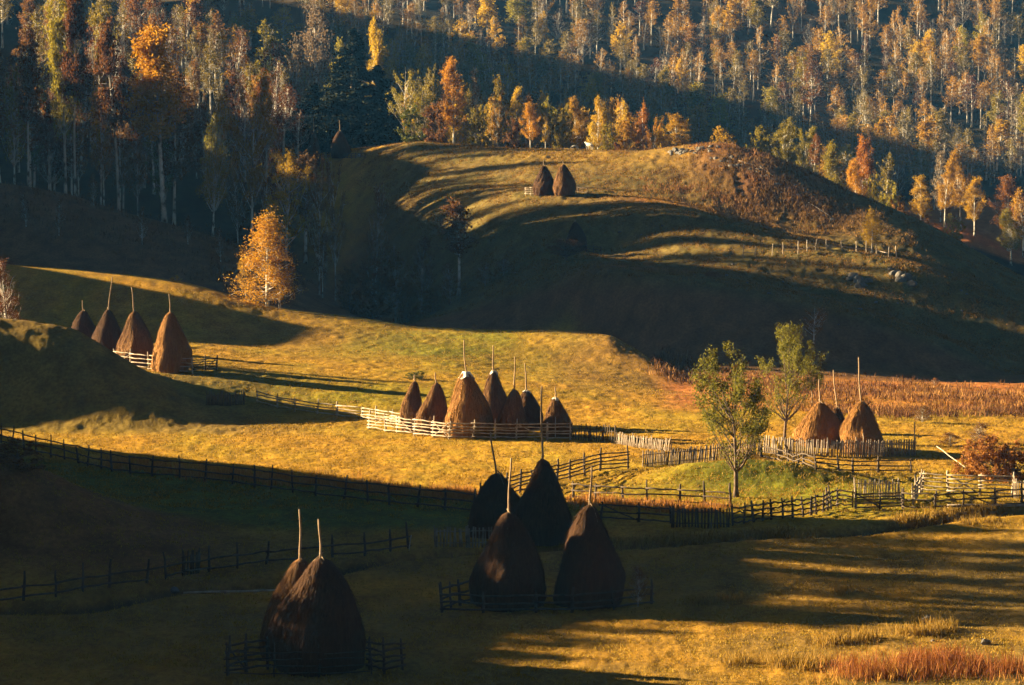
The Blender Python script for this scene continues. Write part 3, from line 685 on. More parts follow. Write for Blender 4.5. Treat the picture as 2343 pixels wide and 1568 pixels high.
# ------------------------------------------------------------------ trees
def crown_r(kind, u):
    if kind == 'full': return np.clip(1.12 * (1 - u) ** .62, 0, 1) * np.clip(u * 5 + .55, 0, 1)
    if kind == 'dome': return np.sqrt(np.clip(1 - u ** 2.2, 0, 1))
    if kind == 'cone': return np.clip(1.25 * (1 - u) ** .75, 0, 1) * np.clip(u * 7 + .35, 0, 1)
    if kind == 'round': return np.sqrt(np.clip(1 - (1.55 * u - .62) ** 2, 0, 1))
    if kind == 'fan': return np.clip(.5 + .9 * u, 0, 1) * np.sqrt(np.clip(1 - (np.clip(u - .45, 0, 1) / .56) ** 2.2, 0, 1))
    if kind == 'bushy': return np.sqrt(np.clip(1 - (u * 1.0) ** 2.2, 0, 1)) * np.clip(.72 + u, 0, 1)
    return np.sin(np.pi * np.clip(u * .93 + .05, 0, 1) ** .62) ** .85          # ovoid / high / bare
SPEC = {'full': (.10, .24, 120, .10, .011), 'dome': (.03, 1.0, 90, .3, .02),   # crown start, crown radius/H, limbs, limb lift, trunk radius
 'ovoid': (.36, .18, 46, .16, .0105), 'high': (.50, .115, 34, .12, .009), 'round': (.42, .25, 34, .22, .011), 'bare': (.30, .19, 54, .20, .0095),
 'cone': (.26, .18, 46, .10, .011), 'fan': (.32, .36, 44, .30, .016), 'bushy': (.03, .42, 46, .30, .012)}
def gen_tree(kind, seed, nleaf, leafsize, H=16.0, bend=.03):
    rs = np.random.default_rng(seed)
    cb, cr, nl, lift, tr = SPEC[kind]
    mb = MB(); C = []
    n = 9; s = np.linspace(0, 1, n)
    bx, by = rs.normal(0, bend * H, 2); ph = rs.random(2) * 6
    ax = lambda t: np.stack([bx * t ** 1.7 + .012 * H * np.sin(t * 5 + ph[0]) * t, by * t ** 1.7 + .012 * H * np.sin(t * 4 + ph[1]) * t, H * t], -1)
    forks = kind in ('round', 'fan', 'bare', 'bushy', 'dome')
    topf = {'fan': .55, 'bushy': .35, 'dome': .3, 'round': .8}.get(kind, .97)
    st = s * topf
    mb.tube(ax(st), H * tr * (1.15 - s) ** .8 * np.where(s < .05, 1.35, 1) + .012, 7)
    lim = []
    lob = rs.normal(0, 1, (5, 3)); lob[:, 2] *= .6
    for k in range(nl):
        u = (k + rs.random()) / nl
        if kind == 'cone': u = u ** 1.3
        th = rs.random() * 2 * math.pi
        hz = cb + (1 - cb) * u
        rr = crown_r(kind, np.array([u]))[0] * cr * H * (.62 + .45 * rs.random()) * (1 + .18 * math.sin(th * 2 + ph[0]) + .13 * math.sin(th * 3 + ph[1] + u * 5))
        tgt = ax(np.array([hz]))[0] + np.array([math.cos(th) * rr, math.sin(th) * rr, rs.normal(0, .015 * H)])
        h0 = hz - lift * (.5 + rs.random()) * (1 if not forks else 1.25)
        h0 = np.clip(h0, cb * (.55 if forks else .85), topf * .97)
        a = ax(np.array([h0]))[0]
        mid = a * .5 + tgt * .5 + np.array([math.cos(th), math.sin(th), 0]) * rr * .12 - np.array([0, 0, .02 * H])
        tt = np.linspace(0, 1, 5)[:, None]
        P = a * (1 - tt) ** 2 + 2 * mid * tt * (1 - tt) + tgt * tt ** 2
        P[1:-1] += rs.normal(0, .006 * H, (3, 3))
        r0 = H * tr * (.42 if forks else .28) * (1.1 - u * .5)
        mb.tube(P, np.linspace(r0, .008, 5), 4, False); lim.append(P)
        for q in range(3):
            t0 = .45 + .5 * rs.random(); i = min(3, int(t0 * 4)); f = t0 * 4 - i
            b0 = P[i] * (1 - f) + P[i + 1] * f
            e = b0 + rs.normal(0, .035 * H, 3) + np.array([0, 0, .02 * H if kind != 'bare' else .035 * H])
            if nleaf > 2500 or q == 0: mb.tube([b0, (b0 + e) / 2 + rs.normal(0, .004 * H, 3), e], np.linspace(r0 * .3 + .008, .006, 3), 3, False)
            lim.append(np.linspace(b0, e, 5))
    lim = np.array(lim)
    k = rs.integers(0, len(lim), nleaf); t = np.clip(.25 + .75 * rs.random(nleaf) ** .7, 0, .999) * 4
    i = t.astype(int); f = (t - i)[:, None]
    C = lim[k, i] * (1 - f) + lim[k, i + 1] * f + rs.normal(0, max(.12, .017 * H if kind != 'fan' else .018 * H), (nleaf, 3)) * (1.7 if kind == 'full' else 1)
    # leaf-poor gaps
    gsel = vnoise(C[:, 0] / (.07 * H) + 40, C[:, 2] / (.07 * H) + 7 * np.sign(C[:, 1]), seed) > (.30 if kind not in ('fan', 'full') else .15)
    C = C[gsel]
    if kind == 'fan': C = C[(C[:, 2] > .45 * H) | (rs.random(len(C)) < .22)]
    V, F = leaf_quads(C, leafsize, rs, 1.5 if kind in ('fan', 'bare') else 1.15, .25)
    return mb.data(), (V, F)
def gen_spruce(seed, H=18.0):
    rs = np.random.default_rng(seed); mb = MB()
    mb.tube([(0, 0, 0), (0, 0, H * .5), (0, 0, H)], [.26, .15, .02], 6)
    C = []
    for k in range(150):
        u = (k + rs.random()) / 150; z = H * (.05 + .94 * u); L = (1 - u) ** .85 * H * .23 * (.75 + .4 * rs.random()) + .12
        th = rs.random() * 6.283; d = np.array([math.cos(th), math.sin(th), 0])
        m = 90
        t = rs.random(m) ** .7
        p = np.array([0, 0, z]) + d[None] * (t * L)[:, None]
        p[:, 2] += .10 * L - .42 * L * t ** 1.5
        p += rs.normal(0, 1, (m, 3)) * np.array([.16, .16, .10]) * (.35 + L * .3)
        p[:, 2] -= np.abs(rs.normal(0, .12, m))
        C.append(p)
    V, F = leaf_quads(np.vstack(C), .13, rs, 1.6, .5)
    return mb.data(), (V, F)
GEO = {}; PROTO = {}; DIM = {}
def proto(kind, var, colour, near=False, barkm=None):
    gk = (kind, var, near)
    if gk not in GEO:
        if kind == 'spruce': GEO[gk] = gen_spruce(50 + var)
        else:
            nlf, sz = ((3200, .165) if kind != 'bare' else (2600, .15)) if not near else ((13000, .105) if kind != 'bare' else (6000, .09))
            HH = 16.0
            if kind == 'bushy': HH, nlf, sz = (6.0, 3000, .13) if not near else (6.0, 14000, .085)
            if kind == 'dome': HH, nlf, sz = 3.2, 16000, .075
            if kind == 'fan' and near: nlf, sz = 18000, .10
            GEO[gk] = gen_tree(kind, 1000 + var * 7 + len(kind) * 131, nlf, sz, HH)
    if gk not in DIM:
        LVq = GEO[gk][1][0]; rad = np.hypot(LVq[:, 0], LVq[:, 1])
        DIM[gk] = (2 * float(np.percentile(rad, 96)), float(np.percentile(LVq[:, 2], 99.6)))
    pk = (kind, var, colour, near)
    if pk not in PROTO:
        (TV, TF), (LV, LF) = GEO[gk]
        bm = barkm or (M_BARK if kind in ('spruce', 'bushy', 'dome', 'fan') else M_BIRCH)
        PROTO[pk] = (mesh_np('trunk', TV, TF, bm, True), mesh_np('crown', LV, LF, LEAF[colour]))
    return PROTO[pk]
def put_tree(loc, kind, var, colour, H, wd, label, group=None, near=False, name=None, cat='tree', rz=None, lean=0.0):
    tm, cm = proto(kind, var, colour, near)
    nm = name or {'spruce': 'spruce_tree', 'fan': 'willow_tree', 'bushy': 'bush', 'dome': 'bush'}.get(kind, 'birch_tree')
    o = thing(nm, label, cat, loc, group, rz if rz is not None else R.uniform(0, 6.28))
    sz = H / DIM[(kind, var, near)][1]; sx = wd / DIM[(kind, var, near)][0]
    o.scale = (sx, sx, sz); o.rotation_euler.x = R.gauss(0, .02) if not lean else 0; o.rotation_euler.y = lean
    link('trunk', tm, o); link('crown', cm, o)
    return o
def tree(px, base, top, w, kind, colour, label, d=None, near=False, var=None, **kw):
    """base/top rows and crown width as seen"""
    p = at(px, base if base else 0, d); 
    if d is not None: p = at(px, 700, d)
    H = zrow(top, p.y) - p.z
    return put_tree(p - Vector((0, 0, .15)), kind, R.randrange(3) if var is None else var, colour, H, w * p.y / F0, label, near=near, **kw)
GL = 'tall birches in the dark wood on the left'
tree(153, 0, -25, 90, 'ovoid', 'olive', 'leaning tall birch with an olive gold crown at the upper left', 480, True, group=GL, var=0)
tree(176, 0, -60, 70, 'high', 'brown', 'tallest straight white trunk in the dark left wood', 478, True, group=GL, var=1)
tree(68, 0, 60, 60, 'high', 'brown', 'slanting pale trunk near the left edge of the dark wood', 470, False, group=GL)
tree(115, 0, 225, 30, 'high', 'brown', 'short thin white birch at the foot of the left wood', 464, False, group=GL)
tree(233, 0, 98, 54, 'ovoid', 'orange', 'slim birch with a small orange crown in the dark left wood', 478, True, group=GL, var=1)
tree(274, 0, 40, 80, 'high', 'brown', 'thick white trunk forking in the dark left wood', 474, False, group=GL)
tree(378, 0, 60, 125, 'high', 'amber', 'large birch with a broad golden top in the left wood', 462, True, group=GL, var=0)
tree(400, 0, 150, 100, 'ovoid', 'brown', 'dusky birch crown hanging below the golden topped one', 466, False, group=GL)
tree(488, 0, 208, 70, 'bare', 'orange', 'twin stemmed birch with sparse orange brown tufts', 458, True, group=GL, var=1)
tree(577, 0, 168, 110, 'round', 'orange', 'broad umbrella shaped birch with rusty crown and white limbs', 455, True, group=GL, var=0)
tree(611, 0, 168, 80, 'round', 'rust', 'birch crown joined to the umbrella shaped one on its right', 462, True, group=GL, var=1)
tree(655, 0, 346, 120, 'round', 'gold', 'low golden round headed birch on the dark slope', 442, True, group=GL, var=2)
tree(731, 0, 358, 66, 'round', 'brown', 'brown round headed birch on the dark slope', 440, False, group=GL)
tree(768, 0, 362, 56, 'round', 'brown', 'second brown birch right of the round headed one', 446, False, group=GL)
tree(738, 0, 535, 36, 'ovoid', 'brown', 'small shaded birch with a bent white stem', 436, False, group=GL)
tree(612, 0, 488, 135, 'full', 'amber', 'glowing orange birch standing on the ridge of the meadow', 356, True, var=2)
tree(640, 0, 560, 70, 'ovoid', 'rust', 'dull rusty birch pressed against the glowing orange one', 357, True, var=1)
tree(562, 0, 590, 42, 'ovoid', 'orange', 'small bent birch left of the glowing orange one', 359, False)
tree(545, 232, 55, 75, 'ovoid', 'gold', 'yellow green birch before the dark far slope', 648, False, group='gold trees below the far slope')
tree(605, 235, 50, 85, 'ovoid', 'olive', 'olive gold birch right beside the yellow green one', 650, False, group='gold trees below the far slope')
tree(472, 0, 35, 70, 'ovoid', 'olive', 'olive crown half lit above the cottage roof', 668, False)
tree(440, 0, -10, 55, 'ovoid', 'orange', 'coral orange crown at the top edge of the photo', 690, False)
tree(330, 0, -60, 80, 'ovoid', 'rust', 'rust brown crown cut off by the top edge', 640, False)
tree(245, 0, -30, 80, 'ovoid', 'olive', 'yellow tipped crown at the top edge above the left wood', 620, False)
tree(725, 0, -10, 120, 'bare', 'pink', 'large pinkish leafless birch left of the spruces', 690, True, var=0)
tree(680, 0, 80, 70, 'bare', 'pink', 'smaller pinkish birch at the edge of the blue haze', 680, False)
tree(850, 0, 48, 66, 'ovoid', 'gold', 'golden birch rising behind the dark spruce', 600, True, var=0)
tree(770, 0, 90, 60, 'ovoid', 'olive', 'yellowish birch just left of the spruce top', 598, False)
GS = 'dark spruces at the edge of the pasture'
tree(806, 330, 66, 210, 'spruce', 'spruce', 'tallest dark spruce with a pointed top', 580, group=GS, var=0)
tree(770, 330, 150, 170, 'spruce', 'spruce', 'dark spruce left of the tallest one', 584, group=GS, var=1)
tree(862, 330, 150, 190, 'spruce', 'spruce', 'dark spruce right of the tallest one', 582, group=GS, var=2)
tree(905, 330, 205, 150, 'spruce', 'spruce', 'short dark spruce at the right end of the row', 576, group=GS, var=1)
tree(720, 330, 190, 150, 'spruce', 'spruce', 'broad shaded spruce at the left end of the row', 590, group=GS, var=2)
GM = 'autumn trees along the crest of the pasture'
for (px, top, w, kind, colour, d, lab, nr) in [
 (925, 160, 70, 'round', 'olive', 560, 'olive round tree next to the dark spruces', 0), (972, 152, 60, 'round', 'olive', 566, 'second olive tree beside the bright orange birch', 0),
 (1000, 235, 80, 'bushy', 'brown', 548, 'low brown bush at the foot of the orange birch', 0), (950, 240, 80, 'bushy', 'green', 552, 'dark green bush below the olive trees', 0),
 (1038, 134, 70, 'ovoid', 'amber', 558, 'brightest orange birch on the crest', 1), (1088, 158, 36, 'bare', 'pink', 556, 'thin pinkish birch right of the brightest orange one', 0),
 (1140, 175, 46, 'ovoid', 'olive', 568, 'olive tree behind the crest between two orange ones', 0), (1138, 220, 50, 'round', 'gold', 552, 'golden tree low on the crest', 0),
 (1100, 240, 60, 'bushy', 'olive', 545, 'olive bush on the crest below the pinkish birch', 0), (1184, 198, 40, 'ovoid', 'gold', 552, 'slim gold birch standing on the crest', 0),
 (1170, 270, 50, 'bushy', 'brown', 542, 'brownish thicket on the shaded crest', 0), (1214, 234, 44, 'ovoid', 'amber', 538, 'orange birch with foliage down to the grass', 1),
 (1241, 212, 28, 'high', 'gold', 590, 'thin pale birch above the orange ones', 0), (1248, 262, 26, 'ovoid', 'orange', 536, 'narrow orange sapling next to the orange birch', 0),
 (1288, 240, 60, 'bushy', 'olive', 536, 'many stemmed olive gold shrub tree left of the white cow', 1), (1320, 222, 50, 'ovoid', 'gold', 540, 'gold tree behind the white cow', 1),
 (1368, 222, 56, 'ovoid', 'gold', 542, 'deep golden birch right above the white cow', 1), (1354, 278, 28, 'cone', 'gold', 532, 'bright yellow sapling behind the white cow', 0),
 (1392, 284, 50, 'bushy', 'olive', 530, 'small olive bush between the two cows', 0), (1441, 270, 56, 'bushy', 'gold', 528, 'golden bush behind the brown cow', 1),
 (1400, 225, 40, 'ovoid', 'orange', 548, 'orange birch behind the olive bush', 0), (1545, 260, 66, 'ovoid', 'gold', 530, 'leafy golden tree left of the stone heap', 1), (1512, 290, 40, 'bushy', 'gold', 526, 'low golden bush on the lit crest', 0),
 (1650, 288, 62, 'bushy', 'gold', 522, 'bright golden bush above the stone heap', 0), (1735, 290, 60, 'bushy', 'olive', 520, 'left dome of the olive thicket on the right crest', 1), (1790, 270, 80, 'round', 'olive', 524, 'tallest dome of the olive thicket on the right crest', 1), (1836, 290, 60, 'round', 'olive', 526, 'right dome of the olive thicket on the right crest', 1),
 (1862, 306, 30, 'ovoid', 'rust', 496, 'thin rust red birch with a white stem on the skyline', 1), (1910, 326, 62, 'ovoid', 'olive', 545, 'olive gold birch beyond the dark hill edge', 1), (1970, 314, 62, 'ovoid', 'amber', 555, 'round orange birch beyond the dark hill edge', 1), (1962, 365, 60, 'ovoid', 'amber', 530, 'lower orange birch rising behind the hill edge', 1),
 (2025, 352, 50, 'ovoid', 'olive', 560, 'small olive birch in the hazy hollow', 0), (2036, 415, 60, 'bushy', 'olive', 535, 'olive bush behind the hill edge', 0), (2000, 400, 60, 'bushy', 'olive', 540, 'hazy olive bush beside the orange birches', 0), (2056, 448, 62, 'bushy', 'rust', 520, 'dark rust bush on the hill edge', 0),
 (2105, 402, 54, 'ovoid', 'gold', 610, 'golden tree at the left of the bright clump on the right', 1), (2160, 370, 50, 'ovoid', 'orange', 628, 'orange tree in the middle of the bright clump on the right', 1), (2196, 345, 60, 'ovoid', 'gold', 632, 'tallest gold tree of the bright clump on the right', 1), (2228, 405, 50, 'ovoid', 'gold', 620, 'lower gold tree at the right of the bright clump', 1), (2150, 345, 46, 'bare', 'pink', 650, 'greyish birch behind the bright clump', 0),
 (2305, 402, 76, 'ovoid', 'rust', 618, 'rusty birch at the right edge above the red slope', 1), (2340, 430, 60, 'ovoid', 'orange', 612, 'orange birch cut by the right edge', 0), (2178, 488, 54, 'bushy', 'olive', 600, 'olive bush on the red slope', 0), (2312, 478, 60, 'ovoid', 'olive', 585, 'olive birch in front of the red slope at the right edge', 1), (2120, 500, 40, 'bushy', 'brown', 590, 'brown shrub on the red slope', 0)]:
    tree(px, 0, top, w, kind, colour, lab, d, bool(nr), group=GM)
for k in range(22):
    px = 915 + 29 * k + R.uniform(-10, 10); col_ = R.choice(['gold', 'gold', 'amber', 'olive', 'orange'])
    if 1590 < px: continue
    tree(px, 0, (190 if px < 1150 else 235) + R.uniform(-15, 45), R.uniform(44, 70), R.choice(['ovoid', 'ovoid', 'round', 'bushy']), col_, {'gold': 'golden', 'amber': 'amber', 'olive': 'olive', 'orange': 'orange'}[col_] + ' tree filling the row behind the crest of the pasture', R.uniform(562, 596), True, name='autumn_tree', group='fill of the tree row behind the crest')
tree(1995, 580, 476, 50, 'cone', 'gold', 'lone conical golden larch like tree by the stakes on the spur', None, True, var=0)
tree(1862, 786, 703, 60, 'round', 'rust', 'small rusty tree on the dark face of the spur', None, False)
tree(1296, 752, 545, 90, 'fan', 'brown', 'small olive brown tree on the dark wooded slope before the lone haystack', 418, True, var=1)
GD = 'shaded trees on the dark slope'
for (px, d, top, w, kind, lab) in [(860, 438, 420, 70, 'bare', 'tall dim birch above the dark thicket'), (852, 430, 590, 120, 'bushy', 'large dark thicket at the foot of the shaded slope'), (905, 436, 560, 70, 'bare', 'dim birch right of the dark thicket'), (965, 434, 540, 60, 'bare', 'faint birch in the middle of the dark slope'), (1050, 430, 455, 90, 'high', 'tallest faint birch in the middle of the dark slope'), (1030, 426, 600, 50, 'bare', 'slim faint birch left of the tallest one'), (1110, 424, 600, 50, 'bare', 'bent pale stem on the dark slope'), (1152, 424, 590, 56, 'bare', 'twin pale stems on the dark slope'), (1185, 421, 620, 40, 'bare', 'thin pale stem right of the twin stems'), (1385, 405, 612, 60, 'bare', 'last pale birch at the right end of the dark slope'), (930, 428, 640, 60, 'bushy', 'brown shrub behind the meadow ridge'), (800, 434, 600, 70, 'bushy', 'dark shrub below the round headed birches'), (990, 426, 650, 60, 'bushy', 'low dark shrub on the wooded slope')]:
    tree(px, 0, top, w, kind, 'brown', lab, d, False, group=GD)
for (px, py, top) in [(325, 560, 470), (505, 600, 520), (135, 540, 455), (215, 470, 395), (60, 520, 440), (430, 560, 490)]:
    tree(px, py, top, 26, 'bare', 'brown', 'thin leafless sapling on the russet slope below the left wood', None, False, name='sapling', group='thin saplings on the russet slope')
tree(1684, 1138, 790, 225, 'fan', 'willow', 'olive green willow with a fan of bare limbs on the knoll', None, True, name='willow_tree', var=0, rz=.6)
tree(1797, 1002, 738, 150, 'fan', 'willow', 'leaning willow with yellow green crown left of the right haystacks', 243, True, name='willow_tree', var=2, rz=2.0, lean=-.09)
tree(2275, 1092, 998, 205, 'dome', 'russet', 'big rust coloured bush behind the pale corral', None, True, name='bush', cat='bush')
tree(2175, 1020, 985, 60, 'bare', 'rust', 'low bare twiggy shrub left of the rust bush', None, False, name='shrub', cat='bush', var=0)
tree(2240, 1016, 965, 60, 'bare', 'brown', 'taller bare shrub behind the rust bush', None, False, name='shrub', cat='bush', var=1)
tree(950, 868, 846, 64, 'bushy', 'green', 'dark green juniper bush alone on the lit slope', None, False, name='bush', cat='bush')
tree(1460, 1388, 1290, 60, 'bare', 'brown', 'dead branch stuck upright in the dark rail pen', None, False, name='dead_branch', cat='branch', var=2)
tree(1085, 755, 740, 12, 'bushy', 'rust', 'tiny rust shrub on the crest of the lit ridge', None, False, name='shrub', cat='bush')
tree(402, 645, 628, 26, 'bushy', 'gold', 'small yellow shrub on the crest above the left haystacks', None, False, name='shrub', cat='bush')
tree(15, 735, 590, 90, 'bare', 'brown', 'bare reddish tree at the left edge by the dark hill', 300, True, name='shrub', cat='tree', var=1)
tree(40, 1070, 1000, 150, 'bushy', 'brown', 'dark thicket at the left end of the long fence', None, False, name='bush', cat='bush')
tree(2140, 895, 862, 24, 'bare', 'rust', 'little bare sapling in the red scrub below the hill', 303, False, name='sapling', cat='tree')
tree(2110, 968, 925, 50, 'bare', 'brown', 'bare shrub at the edge of the right meadow', None, False, name='shrub', cat='bush')

# dark wood on the left: more trunks behind the first row
lab_left = 'dim birch trunk deep in the dark left wood'
for k in range(48):
    d = R.uniform(520, 690) if k > 18 else R.uniform(464, 520)
    px = R.uniform(-60, 700 - max(0, (d - 540)) * .2)
    p = at(px, 700, d)
    H = R.uniform(15, 21); kind = R.choice(['high', 'high', 'ovoid', 'bare', 'round'])
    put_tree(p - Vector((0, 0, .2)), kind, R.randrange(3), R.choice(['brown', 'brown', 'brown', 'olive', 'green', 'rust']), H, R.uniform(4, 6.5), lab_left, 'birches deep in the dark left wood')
# far hillside: individuals, then the rest of the wood as one object
far_lab = {'gold': 'golden birch in the wood on the far hillside', 'orange': 'orange birch in the wood on the far hillside', 'olive': 'olive green birch in the wood on the far hillside', 'pink': 'pinkish bare birch in the wood on the far hillside', 'brown': 'brown birch in the wood on the far hillside', 'rust': 'rust red birch in the wood on the far hillside'}
used = []
def free(x, y, r):
    for (a, b) in used:
        if (a - x) ** 2 + (b - y) ** 2 < r * r: return False
    used.append((x, y)); return True
def far_spot():
    while True:
        px = R.uniform(430, 2420) if R.random() > .08 else R.uniform(-80, 430); d = R.uniform(640, 1050)
        if px < 430 and d < 690: continue
        if px > 1950 and d < 660 + (px - 1950) * .22: continue
        if px > 2040 and d < 775 and R.random() < .85: continue
        if 430 < px < 720 and d < 760: continue
        p = at(px, 700, d)
        vy = YH - (p.z - HC) / d * F0
        if vy < -60: continue
        if px < 680 and R.random() < .55: continue
        return px, d, p, vy
def far_colour(px, vy):
    up = max(0, min(1, (px - 1100) / 900)) * max(0, min(1, (260 - vy) / 260))
    r = R.random()
    if r < .34 + .26 * up: return 'gold'
    if r < .48 + .32 * up: return 'orange'
    if r < .70 + .26 * up: return 'olive'
    return R.choice(['pink', 'brown', 'olive'])
def far_kind(c): return 'bare' if c == 'pink' else R.choice(['ovoid', 'ovoid', 'high', 'high', 'cone'])
cnt = 0; tries = 0
while cnt < 165 and tries < 6000:
    tries += 1
    px, d, p, vy = far_spot()
    if not free(p.x, p.y, 5.6): continue
    c = far_colour(px, vy)
    put_tree(p - Vector((0, 0, .3)), far_kind(c), R.randrange(3), c, R.uniform(13.5, 20.5), R.uniform(5.5, 9.0), far_lab[c], c + ' birches on the far hillside')
    cnt += 1
def merged_wood(name, label, spots, thin=3):
    """(place, kind, colour, height, width) of every tree -> one object"""
    TVs, TFs, LVs, LFs, li = [], [], [], [], []
    nt = nl = 0; cl = ['gold', 'orange', 'olive', 'pink', 'brown']
    for (p, kd, c, H, wd) in spots:
        v = R.randrange(3); proto(kd, v, c); gk = (kd, v, False)
        (TV, TF), (LV, LF) = GEO[gk]
        sz = H / DIM[gk][1]; sx = wd / DIM[gk][0]; a = R.uniform(0, 6.28)
        M = np.array([[math.cos(a) * sx, -math.sin(a) * sx, 0], [math.sin(a) * sx, math.cos(a) * sx, 0], [0, 0, sz]])
        off = np.array(p) - np.array([0, 0, .3])
        LV2 = LV.reshape(-1, 4, 3)[R.randrange(thin)::thin].reshape(-1, 3); LFn = np.arange(len(LV2)).reshape(-1, 4)
        TVs.append(TV @ M.T + off); TFs.append(TF + nt); nt += len(TV)
        LVs.append(LV2 @ M.T + off); LFs.append(LFn + nl); nl += len(LV2); li.append(np.full(len(LFn), 1 + cl.index(c)))
    TV = np.vstack(TVs); TF = np.vstack(TFs); LV = np.vstack(LVs); LF = np.vstack(LFs) + len(TV)
    idx = np.concatenate([np.zeros(len(TF), int), np.concatenate(li)])
    me = mesh_np(name, np.vstack([TV, LV]), np.vstack([TF, LF]), [M_BIRCH] + [LEAF[c] for c in cl], False, idx)
    tag(link(name, me), label, 'wood', None, 'stuff')
sp = []; tr = 0
while len(sp) < 1100 and tr < 20000:
    tr += 1
    px, d, p, vy = far_spot()
    if not free(p.x, p.y, 2.4): continue
    c = far_colour(px, vy)
    sp.append((p, far_kind(c), c, R.uniform(10, 17.5), R.uniform(4, 7.5)))
merged_wood('far_wood', 'mixed autumn wood filling the far hillside behind the single birches', sp)
sp = []
for k in range(70):
    d = R.uniform(530, 690); sp.append((at(R.uniform(-90, 690 - max(0, d - 540) * .2), 700, d), R.choice(['high', 'ovoid', 'bare']), R.choice(['brown', 'brown', 'olive']), R.uniform(14, 20), R.uniform(4.5, 7)))
merged_wood('dark_wood', 'dim mass of birches filling the dark left wood behind the single trunks', sp)
# unseen trees added on the western ridge to break its shadow into streaks
west = [(146 + 2.7 * k + R.uniform(-.8, .8), R.gauss(0, 2.5), R.uniform(9, 12) if k > 13 else R.uniform(4.5, 6.5)) for k in range(28)]
west += [(R.uniform(425, 600), None, R.uniform(7, 14)) for k in range(58)]
sp = []
for y, dx, H in west:
    x = blocker_x(y) + (R.gauss(0, 6) if dx is None else dx)
    if x / y > -.235: continue
    sp.append((Vector((x, y, float(zat(x, y)) - (2.5 if dx is not None else 0))), R.choice(['ovoid', 'bare', 'bare']), 'olive', H, R.uniform(4.5, 6.5)))
merged_wood('west_shadow_trees', 'unseen trees added on the western ridge to cast long shadows over the valley', sp, 1)

# ------------------------------------------------------------------ tall grass, reeds, scrub
def blades(name, pts, hmin, hmax, per, mat, label, cat, spread=.5, width=.03, lean=.25):
    pts = np.asarray(pts, float); n = len(pts) * per
    P = np.repeat(pts, per, 0) + rng.normal(0, spread, (n, 2))
    z = zat(P[:, 0], P[:, 1])
    h = rng.uniform(hmin, hmax, n) * np.repeat(rng.uniform(.6, 1.15, len(pts)), per)
    a = rng.random(n) * 6.283; w = width * rng.uniform(.7, 1.5, n)
    B = np.stack([P[:, 0], P[:, 1], z - .03], 1)
    sd_ = np.stack([np.cos(a), np.sin(a), 0 * a], 1) * w[:, None]
    ln = rng.normal(0, lean, (n, 2)) * h[:, None]
    T = B + np.stack([ln[:, 0], ln[:, 1], h], 1); Md = (B + T) / 2 - np.stack([ln[:, 0], ln[:, 1], 0 * h], 1) * .12
    V = np.stack([B - sd_, B + sd_, Md + sd_ * .8, T, Md - sd_ * .8], 1).reshape(-1, 3)
    i = np.arange(n)[:, None] * 5
    F = np.concatenate([i + np.array([[0, 1, 2, 4]]), i + np.array([[4, 2, 3, 3]])], 0)
    F3 = np.concatenate([i + np.array([[0, 1, 2]]), i + np.array([[0, 2, 4]]), i + np.array([[4, 2, 3]])], 0)
    tag(link(name, mesh_np(name, V, F3, mat)), label, cat, None, 'stuff')
def along(pts, n, wpx=0, wpy=0):
    out = []
    for _ in range(n):
        t = R.uniform(0, len(pts) - 1.0001); k = int(t); f = t - k
        q = at(pts[k][0] + (pts[k + 1][0] - pts[k][0]) * f + R.gauss(0, wpx), pts[k][1] + (pts[k + 1][1] - pts[k][1]) * f + R.gauss(0, wpy))
        out.append((q.x, q.y))
    return out
blades('dry_grass', along([(240, 1062), (400, 1082), (560, 1096), (700, 1108), (850, 1120), (1000, 1133), (1090, 1140)], 420, 8, 7) + along([(1310, 1150), (1480, 1160), (1660, 1168)], 120, 10, 6), .35, .85, 16, M_GRASSDRY, 'tall orange dry grass growing along the long dark fence', 'grass', .35, .022)
blades('red_reeds', along([(1910, 1545), (2000, 1542), (2100, 1535), (2200, 1535), (2343, 1545)], 120, 22, 11) + along([(2080, 1525), (2220, 1522)], 60, 10, 6), .35, 1.15, 20, M_GRASSRED, 'red reeds in the lower right corner of the meadow', 'reeds', .45, .015, .3)
blades('pale_reeds', along([(1880, 1548), (2000, 1545), (2100, 1538), (2343, 1548)], 50, 28, 14), .25, .8, 18, M_GRASSDRY, 'tan dry grass mixed among the red reeds', 'grass', .5, .015, .4)
blades('sedge', along([(1665, 1520), (1700, 1518)], 8, 6, 3) + along([(1755, 1525), (1870, 1525)], 26, 8, 5) + along([(2060, 1450), (2170, 1445)], 26, 8, 4) + along([(1880, 1478), (1990, 1465)], 22, 10, 3) + along([(2185, 1200), (2300, 1195)], 10, 8, 4), .3, .85, 26, M_GRASSOL, 'clumps of brown sedge in the lit corner of the meadow', 'sedge', .28, .018, .28)
blades('brook_sedge', along([(1590, 1385), (1690, 1372)], 22, 8, 4) + along([(1905, 1358), (1945, 1355)], 10, 6, 3) + along([(2060, 1190), (2300, 1172)], 70, 8, 5) + along([(1100, 1255), (1500, 1245), (1900, 1222)], 90, 10, 3), .25, .7, 22, M_GRASSOL, 'dark sedge tufts along the brook and in the shaded meadow', 'sedge', .3, .02, .3)
blades('heather', along([(1500, 830), (1600, 862), (1750, 880), (1900, 892), (2100, 900), (2380, 915)], 500, 10, 14) + along([(1850, 940), (2100, 947), (2380, 940)], 170, 10, 6), .25, .8, 14, M_HEATH, 'dark brown heather and twigs mixed into the scrub below the hill', 'scrub', .6, .035, .35)
blades('red_scrub', along([(1510, 832), (1600, 862), (1750, 885), (1900, 900), (2100, 905), (2380, 918)], 330, 10, 12) + along([(1850, 940), (2100, 945), (2380, 938)], 60, 10, 5), .25, .75, 12, M_SCRUB, 'reddish dry scrub along the foot of the hill', 'scrub', .6, .045, .3)
